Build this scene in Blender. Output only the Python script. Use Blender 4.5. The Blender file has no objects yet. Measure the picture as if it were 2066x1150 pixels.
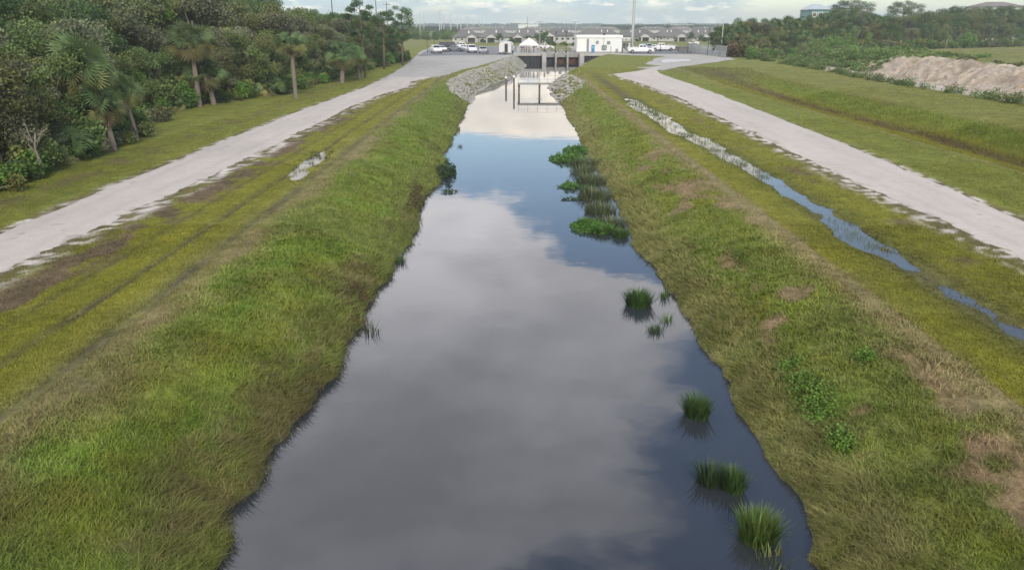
import bpy, bmesh, math, random
import numpy as np
from mathutils import Vector, Matrix
PI = math.pi
sc = bpy.context.scene
COL = sc.collection
random.seed(7)
# ------------------------------------------------------------------ camera
CAMH, FPX, PITCH = 8.6, 1500.0, math.radians(19.36)
cd = bpy.data.cameras.new('camera'); cam = bpy.data.objects.new('camera', cd); COL.objects.link(cam)
cam.location = (0, 0, CAMH); cam.rotation_euler = (PI/2 - PITCH, 0, 0)
cd.sensor_width = 36; cd.lens = 36*FPX/2066; cd.clip_start = .1; cd.clip_end = 9000
sc.camera = cam
# ------------------------------------------------------------------ light
SUN_EL, SUN_AZ = 34, 165      # degrees: elevation, compass bearing with +Y as north
w = bpy.data.worlds.new('World'); sc.world = w; w.use_nodes = True
def nd(nt, t, **kw):
    n = nt.nodes.new(t)
    for k, v in kw.items():
        if k.startswith('i_'):
            key = k[2:]; key = int(key) if key.isdigit() else key.replace('_', ' ')
            n.inputs[key].default_value = v
        else: setattr(n, k, v)
    return n
def build_world():
    nt = w.node_tree; nt.nodes.clear(); L = nt.links.new
    def M(op, a, b=None, c=None, clamp=False):
        n = nt.nodes.new('ShaderNodeMath'); n.operation = op; n.use_clamp = clamp
        for i, x in enumerate((a, b, c)):
            if x is None: continue
            if isinstance(x, (int, float)): n.inputs[i].default_value = x
            else: L(x, n.inputs[i])
        return n.outputs[0]
    def ramp(x, stops, interp='LINEAR'):
        r = nt.nodes.new('ShaderNodeValToRGB'); r.color_ramp.interpolation = interp
        while len(r.color_ramp.elements) < len(stops): r.color_ramp.elements.new(.5)
        for e, (p, c) in zip(r.color_ramp.elements, stops):
            e.position = p; e.color = (c, c, c, 1) if isinstance(c, (int, float)) else (*c, 1)
        L(x, r.inputs[0]); return r.outputs[0]
    def noise(v, s, det=4, rough=.55, dist=0):
        n = nd(nt, 'ShaderNodeTexNoise', i_Scale=s, i_Detail=det, i_Roughness=rough, i_Distortion=dist); L(v, n.inputs['Vector']); return n.outputs[0]
    sky = nd(nt, 'ShaderNodeTexSky', sky_type='NISHITA', sun_disc=False, sun_elevation=math.radians(SUN_EL), sun_rotation=math.radians(SUN_AZ))
    sky.air_density = 1.0; sky.dust_density = .6; sky.ozone_density = 1.2
    tc = nt.nodes.new('ShaderNodeTexCoord'); d = tc.outputs['Generated']
    sx = nt.nodes.new('ShaderNodeSeparateXYZ'); L(d, sx.inputs[0]); X, Y, Z = sx.outputs
    el = M('DIVIDE', M('ARCSINE', Z), PI/2)                       # 0 at the horizon .. 1 overhead
    mp = nd(nt, 'ShaderNodeMapping'); mp.inputs['Scale'].default_value = (1, 1, 2.6); L(d, mp.inputs[0]); v1 = mp.outputs[0]
    mp2 = nd(nt, 'ShaderNodeMapping'); mp2.inputs['Scale'].default_value = (1, 1, 3.2); mp2.inputs['Location'].default_value = (3.1, .4, 1.7); L(d, mp2.inputs[0]); v2 = mp2.outputs[0]
    big = noise(v1, 3.2, 5, .5); fine = noise(v2, 13, 6, .58); puffs = noise(v2, 34, 6, .6); soft = ramp(el, [(.1, 1), (.22, .25)])
    # elevation, bent by the big noise and by where one looks, picks how much cloud there is
    bent = M('ADD', el, M('ADD', M('MULTIPLY', M('SUBTRACT', big, .5), .16), M('MULTIPLY', X, -.16)))
    cover = ramp(bent, [(0, .62), (.022, .50), (.045, .80), (.085, .85), (.108, .12), (.15, .10), (.172, .9), (.38, .88), (.48, .55), (.62, .8), (.9, .6)])
    hole = M('MULTIPLY', ramp(M('ADD', M('ADD', M('MULTIPLY', el, .6), X), M('MULTIPLY', M('SUBTRACT', big, .5), .5)), [(.24, 0), (.54, 1)]), .85)
    mask = M('ADD', M('MULTIPLY', M('MULTIPLY', M('ADD', M('SUBTRACT', fine, .5), M('MULTIPLY', M('SUBTRACT', puffs, .5), .5)), soft), 1.0), M('MULTIPLY', M('SUBTRACT', M('ADD', M('SUBTRACT', cover, hole), M('MULTIPLY', ramp(M('ADD', X, .5), [(.27, 1), (.36, 0)]), .95)), .5), 1.25))
    mask = ramp(M('ADD', mask, .5), [(.36, 0), (.70, 1)], 'EASE')
    ccol = ramp(el, [(0, (.36, .42, .44)), (.014, (.24, .32, .37)), (.022, (.34, .40, .42)), (.04, (.66, .62, .56)), (.09, (.80, .72, .63)), (.13, (.60, .60, .63)), (.17, (.82, .80, .83)), (.26, (.66, .65, .68)), (.5, (.54, .54, .57)), (1, (.55, .56, .6))])
    shade = ramp(M('ADD', M('MULTIPLY', big, .75), M('MULTIPLY', fine, .25)), [(.36, .72), (.5, .97), (.6, 1.15)])
    lit = ramp(puffs, [(.5, 0), (.62, 1)])
    cm = nd(nt, 'ShaderNodeMix', data_type='RGBA', blend_type='MULTIPLY', i_0=1.0); L(ccol, cm.inputs[6]); L(shade, cm.inputs[7])
    warm = nd(nt, 'ShaderNodeMix', data_type='RGBA'); L(M('MULTIPLY', lit, ramp(el, [(0, .5), (.03, .6), (.1, .25), (.2, 0)])), warm.inputs[0]); L(cm.outputs[2], warm.inputs[6]); warm.inputs[7].default_value = (1.05, .90, .70, 1)
    b1 = nd(nt, 'ShaderNodeBackground', i_Strength=.082); L(sky.outputs[0], b1.inputs[0])
    b2 = nd(nt, 'ShaderNodeBackground', i_Strength=1.0); L(warm.outputs[2], b2.inputs[0])
    mx = nt.nodes.new('ShaderNodeMixShader'); L(mask, mx.inputs[0]); L(b1.outputs[0], mx.inputs[1]); L(b2.outputs[0], mx.inputs[2])
    o = nt.nodes.new('ShaderNodeOutputWorld'); L(mx.outputs[0], o.inputs[0])
build_world()
sl = bpy.data.lights.new('sun', 'SUN'); sl.energy = 1.45; sl.angle = math.radians(14); sl.color = (1, .91, .77)
sun = bpy.data.objects.new('sun', sl); COL.objects.link(sun)
_a, _e = math.radians(SUN_AZ), math.radians(SUN_EL)
sun.rotation_euler = Vector((math.sin(_a)*math.cos(_e), math.cos(_a)*math.cos(_e), math.sin(_e))).to_track_quat('Z', 'Y').to_euler()
sc.view_settings.view_transform = 'Standard'; sc.view_settings.look = 'None'; sc.view_settings.gamma = 1; sc.view_settings.exposure = 1.18
sc.render.engine = 'CYCLES'; sc.cycles.use_denoising = True; sc.cycles.max_bounces = 6; sc.cycles.volume_bounces = 1; sc.cycles.transparent_max_bounces = 8
sc.cycles.caustics_reflective = False; sc.cycles.caustics_refractive = False
# ------------------------------------------------------------------ noise and terrain
def hsh(ix, iy, s):
    n = (ix.astype(np.int64)*374761393 + iy.astype(np.int64)*668265263 + s*974634777) & 0xffffffff
    n = ((n ^ (n >> 13))*1274126177) & 0xffffffff
    return ((n ^ (n >> 16)) & 0xffff)/65535.0
def vn(x, y, s=0):
    x0 = np.floor(x); y0 = np.floor(y); fx = x-x0; fy = y-y0; fx = fx*fx*(3-2*fx); fy = fy*fy*(3-2*fy)
    a = hsh(x0, y0, s); b = hsh(x0+1, y0, s); c = hsh(x0, y0+1, s); d = hsh(x0+1, y0+1, s)
    return (a*(1-fx)+b*fx)*(1-fy)+(c*(1-fx)+d*fx)*fy
def fbm(x, y, s=0, o=3):                                         # about -0.5 .. 0.5
    r = 0; a = .5; t = 0
    for k in range(o): r = r+a*vn(x*2**k+17.3*k, y*2**k+5.1*k, s+k); t += a; a *= .5
    return r/t-.5
def sst(a, b, x): t = np.clip((x-a)/(b-a), 0, 1); return t*t*(3-2*t)
def gau(x, c, w_): return np.exp(-((x-c)/w_)**2)
WL = [(-4.78,-20),(-4.78,10.1),(-5.03,11.4),(-4.99,13.2),(-4.92,15),(-4.62,17.8),(-4.44,21),(-4.67,22.8),(-4.32,26.4),(-4.37,34.9),(-4.2,40.6),(-4.6,54.5),(-4.79,78.8),(-5.1,92.3),(-5.08,100.5),(-3.6,115.7),(-1.06,126.3),(1.6,149.4),(2.7,167.4),(2.9,181.6)]
WR = [(5.14,-20),(5.14,10.1),(5.47,11.3),(5.42,14),(5.36,18),(5.26,24.2),(5.01,31.3),(5.05,34),(5.2,45),(5.35,56.9),(5.46,74.5),(5.63,89.3),(5.5,100.5),(5.8,111),(6.9,120.8),(9.96,132.4),(13.9,156),(17.2,171.5),(20.1,181.6)]
DECK_Y, PIER_A, PIER_B = 181.6, 7.2, 16.3
def edges(Y):
    l = np.interp(Y, [p[1] for p in WL], [p[0] for p in WL]); r = np.interp(Y, [p[1] for p in WR], [p[0] for p in WR])
    l = l + fbm(Y*.45, Y*0, 31, 3)*.7 + fbm(Y*2.3, Y*0, 33, 2)*.3; r = r + fbm(Y*.45, Y*0+9, 37, 3)*.6 + fbm(Y*2.3, Y*0+9, 39, 2)*.25
    return np.where(Y > DECK_Y, PIER_A, l), np.where(Y > DECK_Y, PIER_B, r)
ROADL = ([(-15.2,0),(-15.48,21.3),(-15.03,31.5),(-14.74,41.5),(-14.56,67),(-14.0,80),(-12.2,90.5),(-12.6,95),(-12.9,99),(-10.5,106)],
         [(-18.4,0),(-18.42,26),(-18.6,32),(-18.53,44),(-18.4,65),(-17.64,82),(-17.2,106)])
ROADR = ([(16.3,0),(16.3,22.6),(16.19,36),(16.57,54),(16.9,80),(16.2,95),(14.4,107),(14.6,111),(19,117),(23,124)],
         [(19.5,0),(19.58,27.6),(20.6,42),(21.2,56),(22.0,80),(22.3,92),(21.6,110),(22.2,118),(25,128)])
def road(R, Y, s=0):
    a = np.interp(Y, [p[1] for p in R[0]], [p[0] for p in R[0]]); b = np.interp(Y, [p[1] for p in R[1]], [p[0] for p in R[1]]); return a, b
def pudw(Y):        # how deep the water stands along the right swale
    return np.interp(Y, [10, 16, 20, 23, 25, 27, 29, 34, 42, 50, 60, 70, 76, 80], [.05, .05, .035, .05, .13, .13, .06, .07, .11, .15, .19, .19, .13, -.1])
def swx(Y): return np.interp(Y, [10, 25, 36, 46, 55, 76], [12.45, 12.4, 12.6, 12.4, 11.8, 11.85])
PUD_Z = 1.37
def h(X, Y, rough=True):
    X = np.asarray(X, float); Y = np.asarray(Y, float)
    l, r = edges(Y); d = np.maximum(l-X, X-r)
    zt = 1.5 + .5*sst(85, 140, Y); W = 4.2 - 1.0*sst(88, 98, Y)
    t = np.clip(d/W, 0, 1); up = zt*(1-(1-t)**1.7)
    z = np.where(d > 0, up, -1.3*np.clip(-d/2.0, 0, 1)**.8)
    inchan = (Y > DECK_Y) & (X > PIER_A) & (X < PIER_B) & (Y < 190)
    z = np.where(Y > DECK_Y, np.where(inchan, -1.3, 2.0), z)
    near = 1-sst(95, 125, Y)
    # right swale with its puddle
    sw = swx(Y); pw = pudw(Y)
    pw = pw+(.20*fbm(X*1.6, Y*.7, 93, 3))*(pw > 0)
    z = z - np.where(X > 8, (1.5-PUD_Z+pw)*gau(X, sw+fbm(Y*.3, Y*0, 91)*.5, .42+2.4*np.clip(pw, 0, 1)+fbm(Y*1.2, Y*0, 92)*.3)*(1-sst(76, 84, Y)), 0)
    # left puddle
    z = z - .16*np.exp(-((X+11.0)/.75)**2-((Y-41)/3.6)**2) - .12*np.exp(-((X+10.6)/.5)**2-((Y-36.6)/1.6)**2)
    # ruts
    z = z - near*(.045*gau(X, -9.75+fbm(Y*.15, Y*0, 3)*.5, .14) + .05*gau(X, -11.25, .13) + .05*gau(X, -13.4, .2)) - .05*gau(X, 14.2, .3)*near
    # second ditch on the right, sand track, berm and mound
    z = z - 1.15*np.where(X > 24, np.exp(-np.abs((X-32.2)/4.6)**3.2), 0)*(1-sst(96, 128, Y))*sst(24, 26, X)
    by = 1-sst(142, 158, Y)
    lump = fbm(X*.35, Y*.22, 51, 4)
    foot = 52+1.8*lump
    mz = 2.15*sst(0, 5.5, X-foot-1.2*fbm(Y*.5, X*.2, 54, 3))
    z = z + np.where(X > 46, (mz*(1+.35*lump*sst(0, 3, X-foot)))*by, 0)
    if rough:
        onr = np.zeros_like(X)
        for R in (ROADL, ROADR):
            a, b = road(R, Y); lo = np.minimum(a, b); hi = np.maximum(a, b); onr = np.maximum(onr, (X > lo-.6) & (X < hi+.6) & (Y < 112))
        bank = sst(0, .6, d)*(1-sst(3.6, 5, d))*near
        z = z + (1-onr)*(d > 0)*near*(fbm(X*1.3, Y*1.3, 61, 3)*(.05+.16*bank)+fbm(X*4.5, Y*4.5, 66, 2)*(.03+.07*bank))
        dirt = sst(51, 53, X)*(1-sst(58, 61, X))*by
        z = z + dirt*(np.abs(fbm(X*.7, Y*.45, 71, 4))*2.6-.3+fbm(X*2.2, Y*1.4, 75, 3)*.6)*np.clip(mz, 0, 1)
    return z
def at(u, v, z=None):
    dx = (u-1033)/FPX; dy = -(v-575)/FPX
    ry = math.cos(PITCH)+dy*math.sin(PITCH); rz = -math.sin(PITCH)+dy*math.cos(PITCH)
    zz = 2.0 if z is None else z
    for k in range(1 if z is not None else 25):
        t = (zz-CAMH)/rz; x, y = dx*t, ry*t
        if z is None: zz = .5*zz+.5*float(h(np.array([x]), np.array([y]))[0])
    return x, y, zz
def zat(u, v, Y):                      # height seen at picture row v at distance Y
    dy = -(v-575)/FPX; return CAMH + Y*(-math.sin(PITCH)+dy*math.cos(PITCH))/(math.cos(PITCH)+dy*math.sin(PITCH))
def xat(u, v, Y):
    dy = -(v-575)/FPX; return (u-1033)/FPX*Y/(math.cos(PITCH)+dy*math.sin(PITCH))
# ------------------------------------------------------------------ colours of the ground
def mixc(a, b, t): return a*(1-t[..., None])+np.array(b)*t[..., None]
C = dict(mown=(.152,.170,.030), yellow=(.178,.175,.020), lush=(.108,.160,.022), dull=(.140,.158,.040), straw=(.190,.182,.070), dry=(.195,.165,.075),
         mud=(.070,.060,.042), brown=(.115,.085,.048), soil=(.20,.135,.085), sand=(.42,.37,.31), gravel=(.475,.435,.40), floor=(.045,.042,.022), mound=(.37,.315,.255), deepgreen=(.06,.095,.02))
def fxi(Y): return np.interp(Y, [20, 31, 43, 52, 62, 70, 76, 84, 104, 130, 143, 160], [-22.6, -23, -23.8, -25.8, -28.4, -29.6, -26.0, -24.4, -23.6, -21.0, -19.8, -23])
def ground_col(X, Y):
    l, r = edges(Y); d = np.maximum(l-X, X-r); near = 1-sst(98, 125, Y)
    n1 = fbm(X*.35, Y*.25, 101, 4); n2 = fbm(X*1.1, Y*.8, 105, 3); n3 = fbm(X*3.3, Y*3.3, 109, 3); n4 = fbm(X*.12, Y*.06, 113, 3)
    c = np.zeros(X.shape+(3,))+np.array(C['mown'])
    c = mixc(c, C['yellow'], np.clip(.35+1.4*n1, 0, 1)*.6)
    left = X < 0
    xw = X+n1*.9
    # left side
    m = left*sst(-9.9, -10.3, xw)*sst(-15, -14, X); c = mixc(c, C['yellow'], m*np.clip(.8+.9*n2, 0, 1))
    m = left*gau(xw, -8.8, 1.1); c = mixc(c, C['dry'], np.clip(m*(1.0+n3), 0, 1)*near)
    m = left*gau(X, -9.75+fbm(Y*.15, Y*0, 3)*.5, .17); c = mixc(c, C['mud'], np.clip(m*1.1, 0, 1)*near*np.clip(.6+2.2*n2, .15, .9))
    m = left*np.clip(gau(X, -11.25+n1*.2, .15)+.7*gau(X, -12.6+n1*.3, .15), 0, 1); c = mixc(c, C['mud'], m*near*np.clip(.7+1.5*n2, 0, 1))
    m = left*sst(.02, .16, n2+.25*gau(X, -13.7, .9)-.08)*gau(X, -13.7, 1.0)*(1-sst(60, 80, Y)); c = mixc(c, C['brown'], np.clip(m*1.2, 0, 1))
    # banks
    bk = sst(5.0, 3.6, d+n1*1.6)*near
    c = mixc(c, C['lush'], bk*np.clip(.55+2.2*n2+.6*n4, 0, 1)); c = mixc(c, C['dull'], bk*np.clip(.35+2.0*n3-1.5*n1, 0, .9))
    far = np.exp(-((Y-70)/30)**2)
    c = mixc(c, C['lush'], bk*left*far*.5)
    fr = sst(1.9, .8, d+n2*.9)*near
    c = mixc(c, np.array(C['straw'])*1.0, fr*(~left)*(.75+.8*n3)); c = mixc(c, C['dull'], fr*left*.7); c = mixc(c, C['brown'], fr*left*sst(.08, .25, n1+n3*.5)*.6)
    c = mixc(c, C['mud'], sst(.12, -.05, d)*near*.8)
    # right: bare pinkish soil on the upper bank, near the camera most of all
    m = (X > 6.6)*(X < 10)*sst(.09, .30, n2+.6*n1+.26*sst(19, 12, Y)*sst(7.2, 8.6, X)+.03-.012*np.abs(X-8.2))*(1-sst(40, 60, Y)); c = mixc(c, C['soil'], np.clip(m, 0, 1)*(.8+.5*n3))
    m = gau(X, 9.75+n1*.3, .7)*(X > 0); c = mixc(c, C['dry'], np.clip(m*1.0, 0, 1)*near)
    m = (X > 10)*(X < 15.6); c = mixc(c, C['yellow'], m*near*np.clip(.75+n2, 0, 1)); 
    m = gau(X, swx(Y), 1.1)*(X > 8)*sst(-.05, .05, pudw(Y)); c = mixc(c, C['deepgreen'], np.clip(m, 0, 1)*.35*near); c = mixc(c, C['mud'], np.clip(gau(X, swx(Y), .75), 0, 1)*near*(X > 8)*.7)
    m = gau(X, 14.6, .7)*sst(.0, .2, n2); c = mixc(c, C['brown'], np.clip(m, 0, 1)*.8*near)
    # verges of both tracks: gravel strewn into the grass
    for R in (ROADL, ROADR):
        a, b = road(R, Y); lo = np.minimum(a, b); hi = np.maximum(a, b)
        e = np.maximum(lo-X, X-hi); m = sst(1.3, 0, np.where(R is ROADL, np.where(X > hi-.5, e, e*3), np.where(X < lo+.5, e, e*3)))
        c = mixc(c, C['brown'], np.clip(m*.8, 0, 1)*(Y < 100)); c = mixc(c, C['gravel'], np.clip(m*1.3, 0, 1)*sst(-.02, .12, n3+n2*.5)*(Y < 112))
    # right of the track
    m = sst(20, 22, X)*(1-sst(25.5, 26.5, X)); c = mixc(c, np.array(C['mown'])*1.0, m)
    dt = sst(26.2, 27.0, X+.2*n1)*(1-sst(37, 39, X+n1*2))*(1-sst(96, 122, Y))
    c = mixc(c, C['yellow'], dt*.8); c = mixc(c, (.12,.16,.018), dt*gau(X, 35.3+n4*5, 2.2)*.9); c = mixc(c, (.085,.055,.022), dt*np.clip(gau(X, 31.4+n4*4, 1.0)*1.2+gau(X, 37+n4*5, .5)*.5, 0, 1)*np.clip(.9+2*n2, 0, 1)); c = mixc(c, (.10,.095,.05), gau(X, 31, 5)*gau(Y, 116, 9)*.8); c = mixc(c, C['yellow'], dt*gau(X, 29.2, 1.2)*.7)
    c = mixc(c, C['dry'], gau(X, 26.1, .3)*(1-sst(110, 130, Y))*(X > 20)*.75)
    m = sst(36.5, 38, X)*(1-sst(46, 47, X)); c = mixc(c, (.165,.172,.045), m*np.clip(.7+n1, 0, 1))
    by = 1-sst(140, 150, Y)
    m = sst(47.3, 48.2, X+n2)*(X < 60)*(1-sst(132, 146, Y+n2*10)); c = mixc(c, C['sand'], m*np.clip(1.1-sst(105, 140, Y)*(.5-2*n2), 0, 1))
    m = sst(51.3, 52.3, X)*(1-sst(57.5, 59.5, X+n2*3))*(1-sst(108, 120, Y+n1*20)); c = mixc(c, C['mound'], m); c = mixc(c, np.array(C['sand']), m*sst(0, .2, n2)*.4); c = mixc(c, (.22,.16,.115), m*sst(.02, .16, fbm(X*1.3, Y*.5, 140, 3))*.6)
    m = sst(52, 53.5, X)*sst(108, 118, Y+n1*20)*by; c = mixc(c, C['dull'], m*.8)
    m = sst(56.5, 60, X+n2*3)*by; c = mixc(c, C['dull'], m*.8); c = mixc(c, C['dry'], m*np.clip(.35+2*n1, 0, .7))
    # forest floor
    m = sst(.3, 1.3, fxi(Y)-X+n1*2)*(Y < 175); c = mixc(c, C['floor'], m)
    m = left*gau(X, -21.3+n1*1.5, .8)*(Y < 100)*sst(-.05, .15, n2); c = mixc(c, C['brown'], m*.7)
    # beyond the structure
    m = sst(184, 188, Y); c = mixc(c, np.array(C['mown'])*.95, m); c = mixc(c, C['dry'], m*np.clip(.2+1.5*n4, 0, .5)); m = sst(320, 500, Y); c = mixc(c, C['deepgreen'], m*.6)
    c = c*(1+.35*n3[..., None]+.2*n2[..., None])
    return np.clip(c, .005, 1)
# ------------------------------------------------------------------ material and mesh helpers
MATS = {}
def mat(name, color=(.5,.5,.5), rough=.7, metal=0, var=.12, scale=3.0, bump=.0, bscale=20, attr=None, transl=0, emit=None, spec=.5, randv=0, alpha=None):
    if name in MATS: return MATS[name]
    m = bpy.data.materials.new(name); m.use_nodes = True; nt = m.node_tree; nt.nodes.clear(); L = nt.links.new
    out = nt.nodes.new('ShaderNodeOutputMaterial'); p = nt.nodes.new('ShaderNodeBsdfPrincipled')
    p.inputs['Roughness'].default_value = rough; p.inputs['Metallic'].default_value = metal; p.inputs['Specular IOR Level'].default_value = spec
    tc = nt.nodes.new('ShaderNodeTexCoord')
    no = nd(nt, 'ShaderNodeTexNoise', i_Scale=scale, i_Detail=5.0, i_Roughness=.6); L(tc.outputs['Object'], no.inputs['Vector'])
    mr = nd(nt, 'ShaderNodeMapRange', i_1=.25, i_2=.75, i_3=1-var, i_4=1+var); L(no.outputs[0], mr.inputs[0])
    val = mr.outputs[0]
    if randv:
        oi = nt.nodes.new('ShaderNodeObjectInfo'); r2 = nd(nt, 'ShaderNodeMapRange', i_3=1-randv, i_4=1+randv); L(oi.outputs['Random'], r2.inputs[0])
        mm = nd(nt, 'ShaderNodeMath', operation='MULTIPLY'); L(val, mm.inputs[0]); L(r2.outputs[0], mm.inputs[1]); val = mm.outputs[0]
    vm = nd(nt, 'ShaderNodeVectorMath', operation='SCALE'); L(val, vm.inputs['Scale'])
    if attr:
        a = nt.nodes.new('ShaderNodeAttribute'); a.attribute_name = attr; L(a.outputs['Color'], vm.inputs[0])
    else: vm.inputs[0].default_value = color
    colr = vm.outputs[0]
    if randv:
        hs = nd(nt, 'ShaderNodeHueSaturation'); r3 = nd(nt, 'ShaderNodeMapRange', i_3=.49, i_4=.525); 
        m7 = nd(nt, 'ShaderNodeMath', operation='FRACT'); m8 = nd(nt, 'ShaderNodeMath', operation='MULTIPLY', i_1=7.3); L(oi.outputs['Random'], m8.inputs[0]); L(m8.outputs[0], m7.inputs[0])
        L(m7.outputs[0], r3.inputs[0]); L(r3.outputs[0], hs.inputs['Hue']); L(colr, hs.inputs['Color']); colr = hs.outputs[0]
    L(colr, p.inputs['Base Color'])
    if emit: p.inputs['Emission Color'].default_value = (*emit[0], 1); p.inputs['Emission Strength'].default_value = emit[1]
    if bump:
        b = nd(nt, 'ShaderNodeBump', i_Strength=bump, i_Distance=.05); n2 = nd(nt, 'ShaderNodeTexNoise', i_Scale=bscale, i_Detail=4.0); L(tc.outputs['Object'], n2.inputs['Vector']); L(n2.outputs[0], b.inputs['Height']); L(b.outputs[0], p.inputs['Normal'])
    if transl:
        t = nt.nodes.new('ShaderNodeBsdfTranslucent'); L(colr, t.inputs[0]); mx = nd(nt, 'ShaderNodeMixShader', i_0=transl); L(p.outputs[0], mx.inputs[1]); L(t.outputs[0], mx.inputs[2]); L(mx.outputs[0], out.inputs[0])
    else: L(p.outputs[0], out.inputs[0])
    MATS[name] = m; return m
def tag(o, label=None, cat=None, group=None, kind=None):
    if label: o['label'] = label
    if cat: o['category'] = cat
    if group: o['group'] = group
    if kind: o['kind'] = kind
    return o
def empty(name, loc=(0,0,0), rz=0, label=None, cat=None, group=None):
    o = bpy.data.objects.new(name, None); o.empty_display_size = .2; COL.objects.link(o); o.location = loc; o.rotation_euler = (0, 0, rz); return tag(o, label, cat, group)
def npmesh(name, V, F, m, cols=None, smooth=False, parent=None):
    """V (n,3), F list of arrays (k,n) of equal-sided faces"""
    me = bpy.data.meshes.new(name); V = np.ascontiguousarray(V, dtype=np.float32)
    if not isinstance(F, (list, tuple)): F = [F]
    loops = np.concatenate([f.ravel() for f in F]).astype(np.int32); sizes = np.concatenate([np.full(len(f), f.shape[1], np.int32) for f in F])
    me.vertices.add(len(V)); me.vertices.foreach_set('co', V.ravel()); me.loops.add(len(loops)); me.loops.foreach_set('vertex_index', loops)
    me.polygons.add(len(sizes)); me.polygons.foreach_set('loop_start', np.concatenate([[0], np.cumsum(sizes)[:-1]]).astype(np.int32))
    if smooth: me.polygons.foreach_set('use_smooth', np.ones(len(sizes), bool))
    if cols is not None:
        a = me.color_attributes.new('col', 'FLOAT_COLOR', 'POINT'); c4 = np.ones((len(V), 4), np.float32); c4[:, :3] = cols; a.data.foreach_set('color', c4.ravel())
    me.update(calc_edges=True); me.materials.append(m)
    o = bpy.data.objects.new(name, me); COL.objects.link(o)
    if parent: o.parent = parent
    return o
class MB:
    def __init__(s): s.v = []; s.f = []
    def add(s, vs, fs):
        n = len(s.v); s.v += [tuple(p) for p in vs]; s.f += [tuple(i+n for i in f) for f in fs]; return s
    def box(s, x0, x1, y0, y1, z0, z1, M=None):
        vs = [Vector(p) for p in ((x0,y0,z0),(x1,y0,z0),(x1,y1,z0),(x0,y1,z0),(x0,y0,z1),(x1,y0,z1),(x1,y1,z1),(x0,y1,z1))]
        if M: vs = [M @ p for p in vs]
        return s.add(vs, [(3,2,1,0),(4,5,6,7),(0,1,5,4),(1,2,6,5),(2,3,7,6),(3,0,4,7)])
    def tube(s, pts, rs, n=8, cap=True):
        pts = [Vector(p) for p in pts]; rings = []
        for i, p in enumerate(pts):
            t = (pts[min(i+1, len(pts)-1)]-pts[max(i-1, 0)]).normalized(); a = t.cross(Vector((0, 1, 0)) if abs(t.y) < .9 else Vector((1, 0, 0))).normalized(); b = t.cross(a)
            r = rs[i] if hasattr(rs, '__len__') else rs
            rings.append([p+(a*math.cos(2*PI*k/n)+b*math.sin(2*PI*k/n))*r for k in range(n)])
        fs = [(i*n+k, i*n+(k+1) % n, (i+1)*n+(k+1) % n, (i+1)*n+k) for i in range(len(pts)-1) for k in range(n)]
        if cap: fs += [tuple(range(n))[::-1], tuple((len(pts)-1)*n+k for k in range(n))]
        return s.add([q for r in rings for q in r], fs)
    def prism(s, poly, axis, a, b):               # poly in the two other axes, extruded along axis
        def P(u, v, t): return {'x': (t, u, v), 'y': (u, t, v), 'z': (u, v, t)}[axis]
        n = len(poly); vs = [P(u, v, a) for u, v in poly]+[P(u, v, b) for u, v in poly]
        return s.add(vs, [tuple(range(n)), tuple(range(2*n-1, n-1, -1))]+[(i, i+n, (i+1) % n+n, (i+1) % n) for i in range(n)])
    def build(s, name, m, parent=None, bevel=0, smooth=False):
        me = bpy.data.meshes.new(name); me.from_pydata(s.v, [], s.f); bm = bmesh.new(); bm.from_mesh(me)
        bmesh.ops.recalc_face_normals(bm, faces=bm.faces)
        if bevel: bmesh.ops.bevel(bm, geom=bm.edges[:], offset=bevel, segments=2, affect='EDGES', clamp_overlap=True)
        bm.to_mesh(me); bm.free(); me.materials.append(m)
        if smooth: me.polygons.foreach_set('use_smooth', [True]*len(me.polygons))
        o = bpy.data.objects.new(name, me); COL.objects.link(o); o.parent = parent; return o
def copy_tree(o, parent=None):
    c = o.copy(); COL.objects.link(c); c.parent = parent
    for ch in list(o.children): copy_tree(ch, c)
    return c
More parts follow.
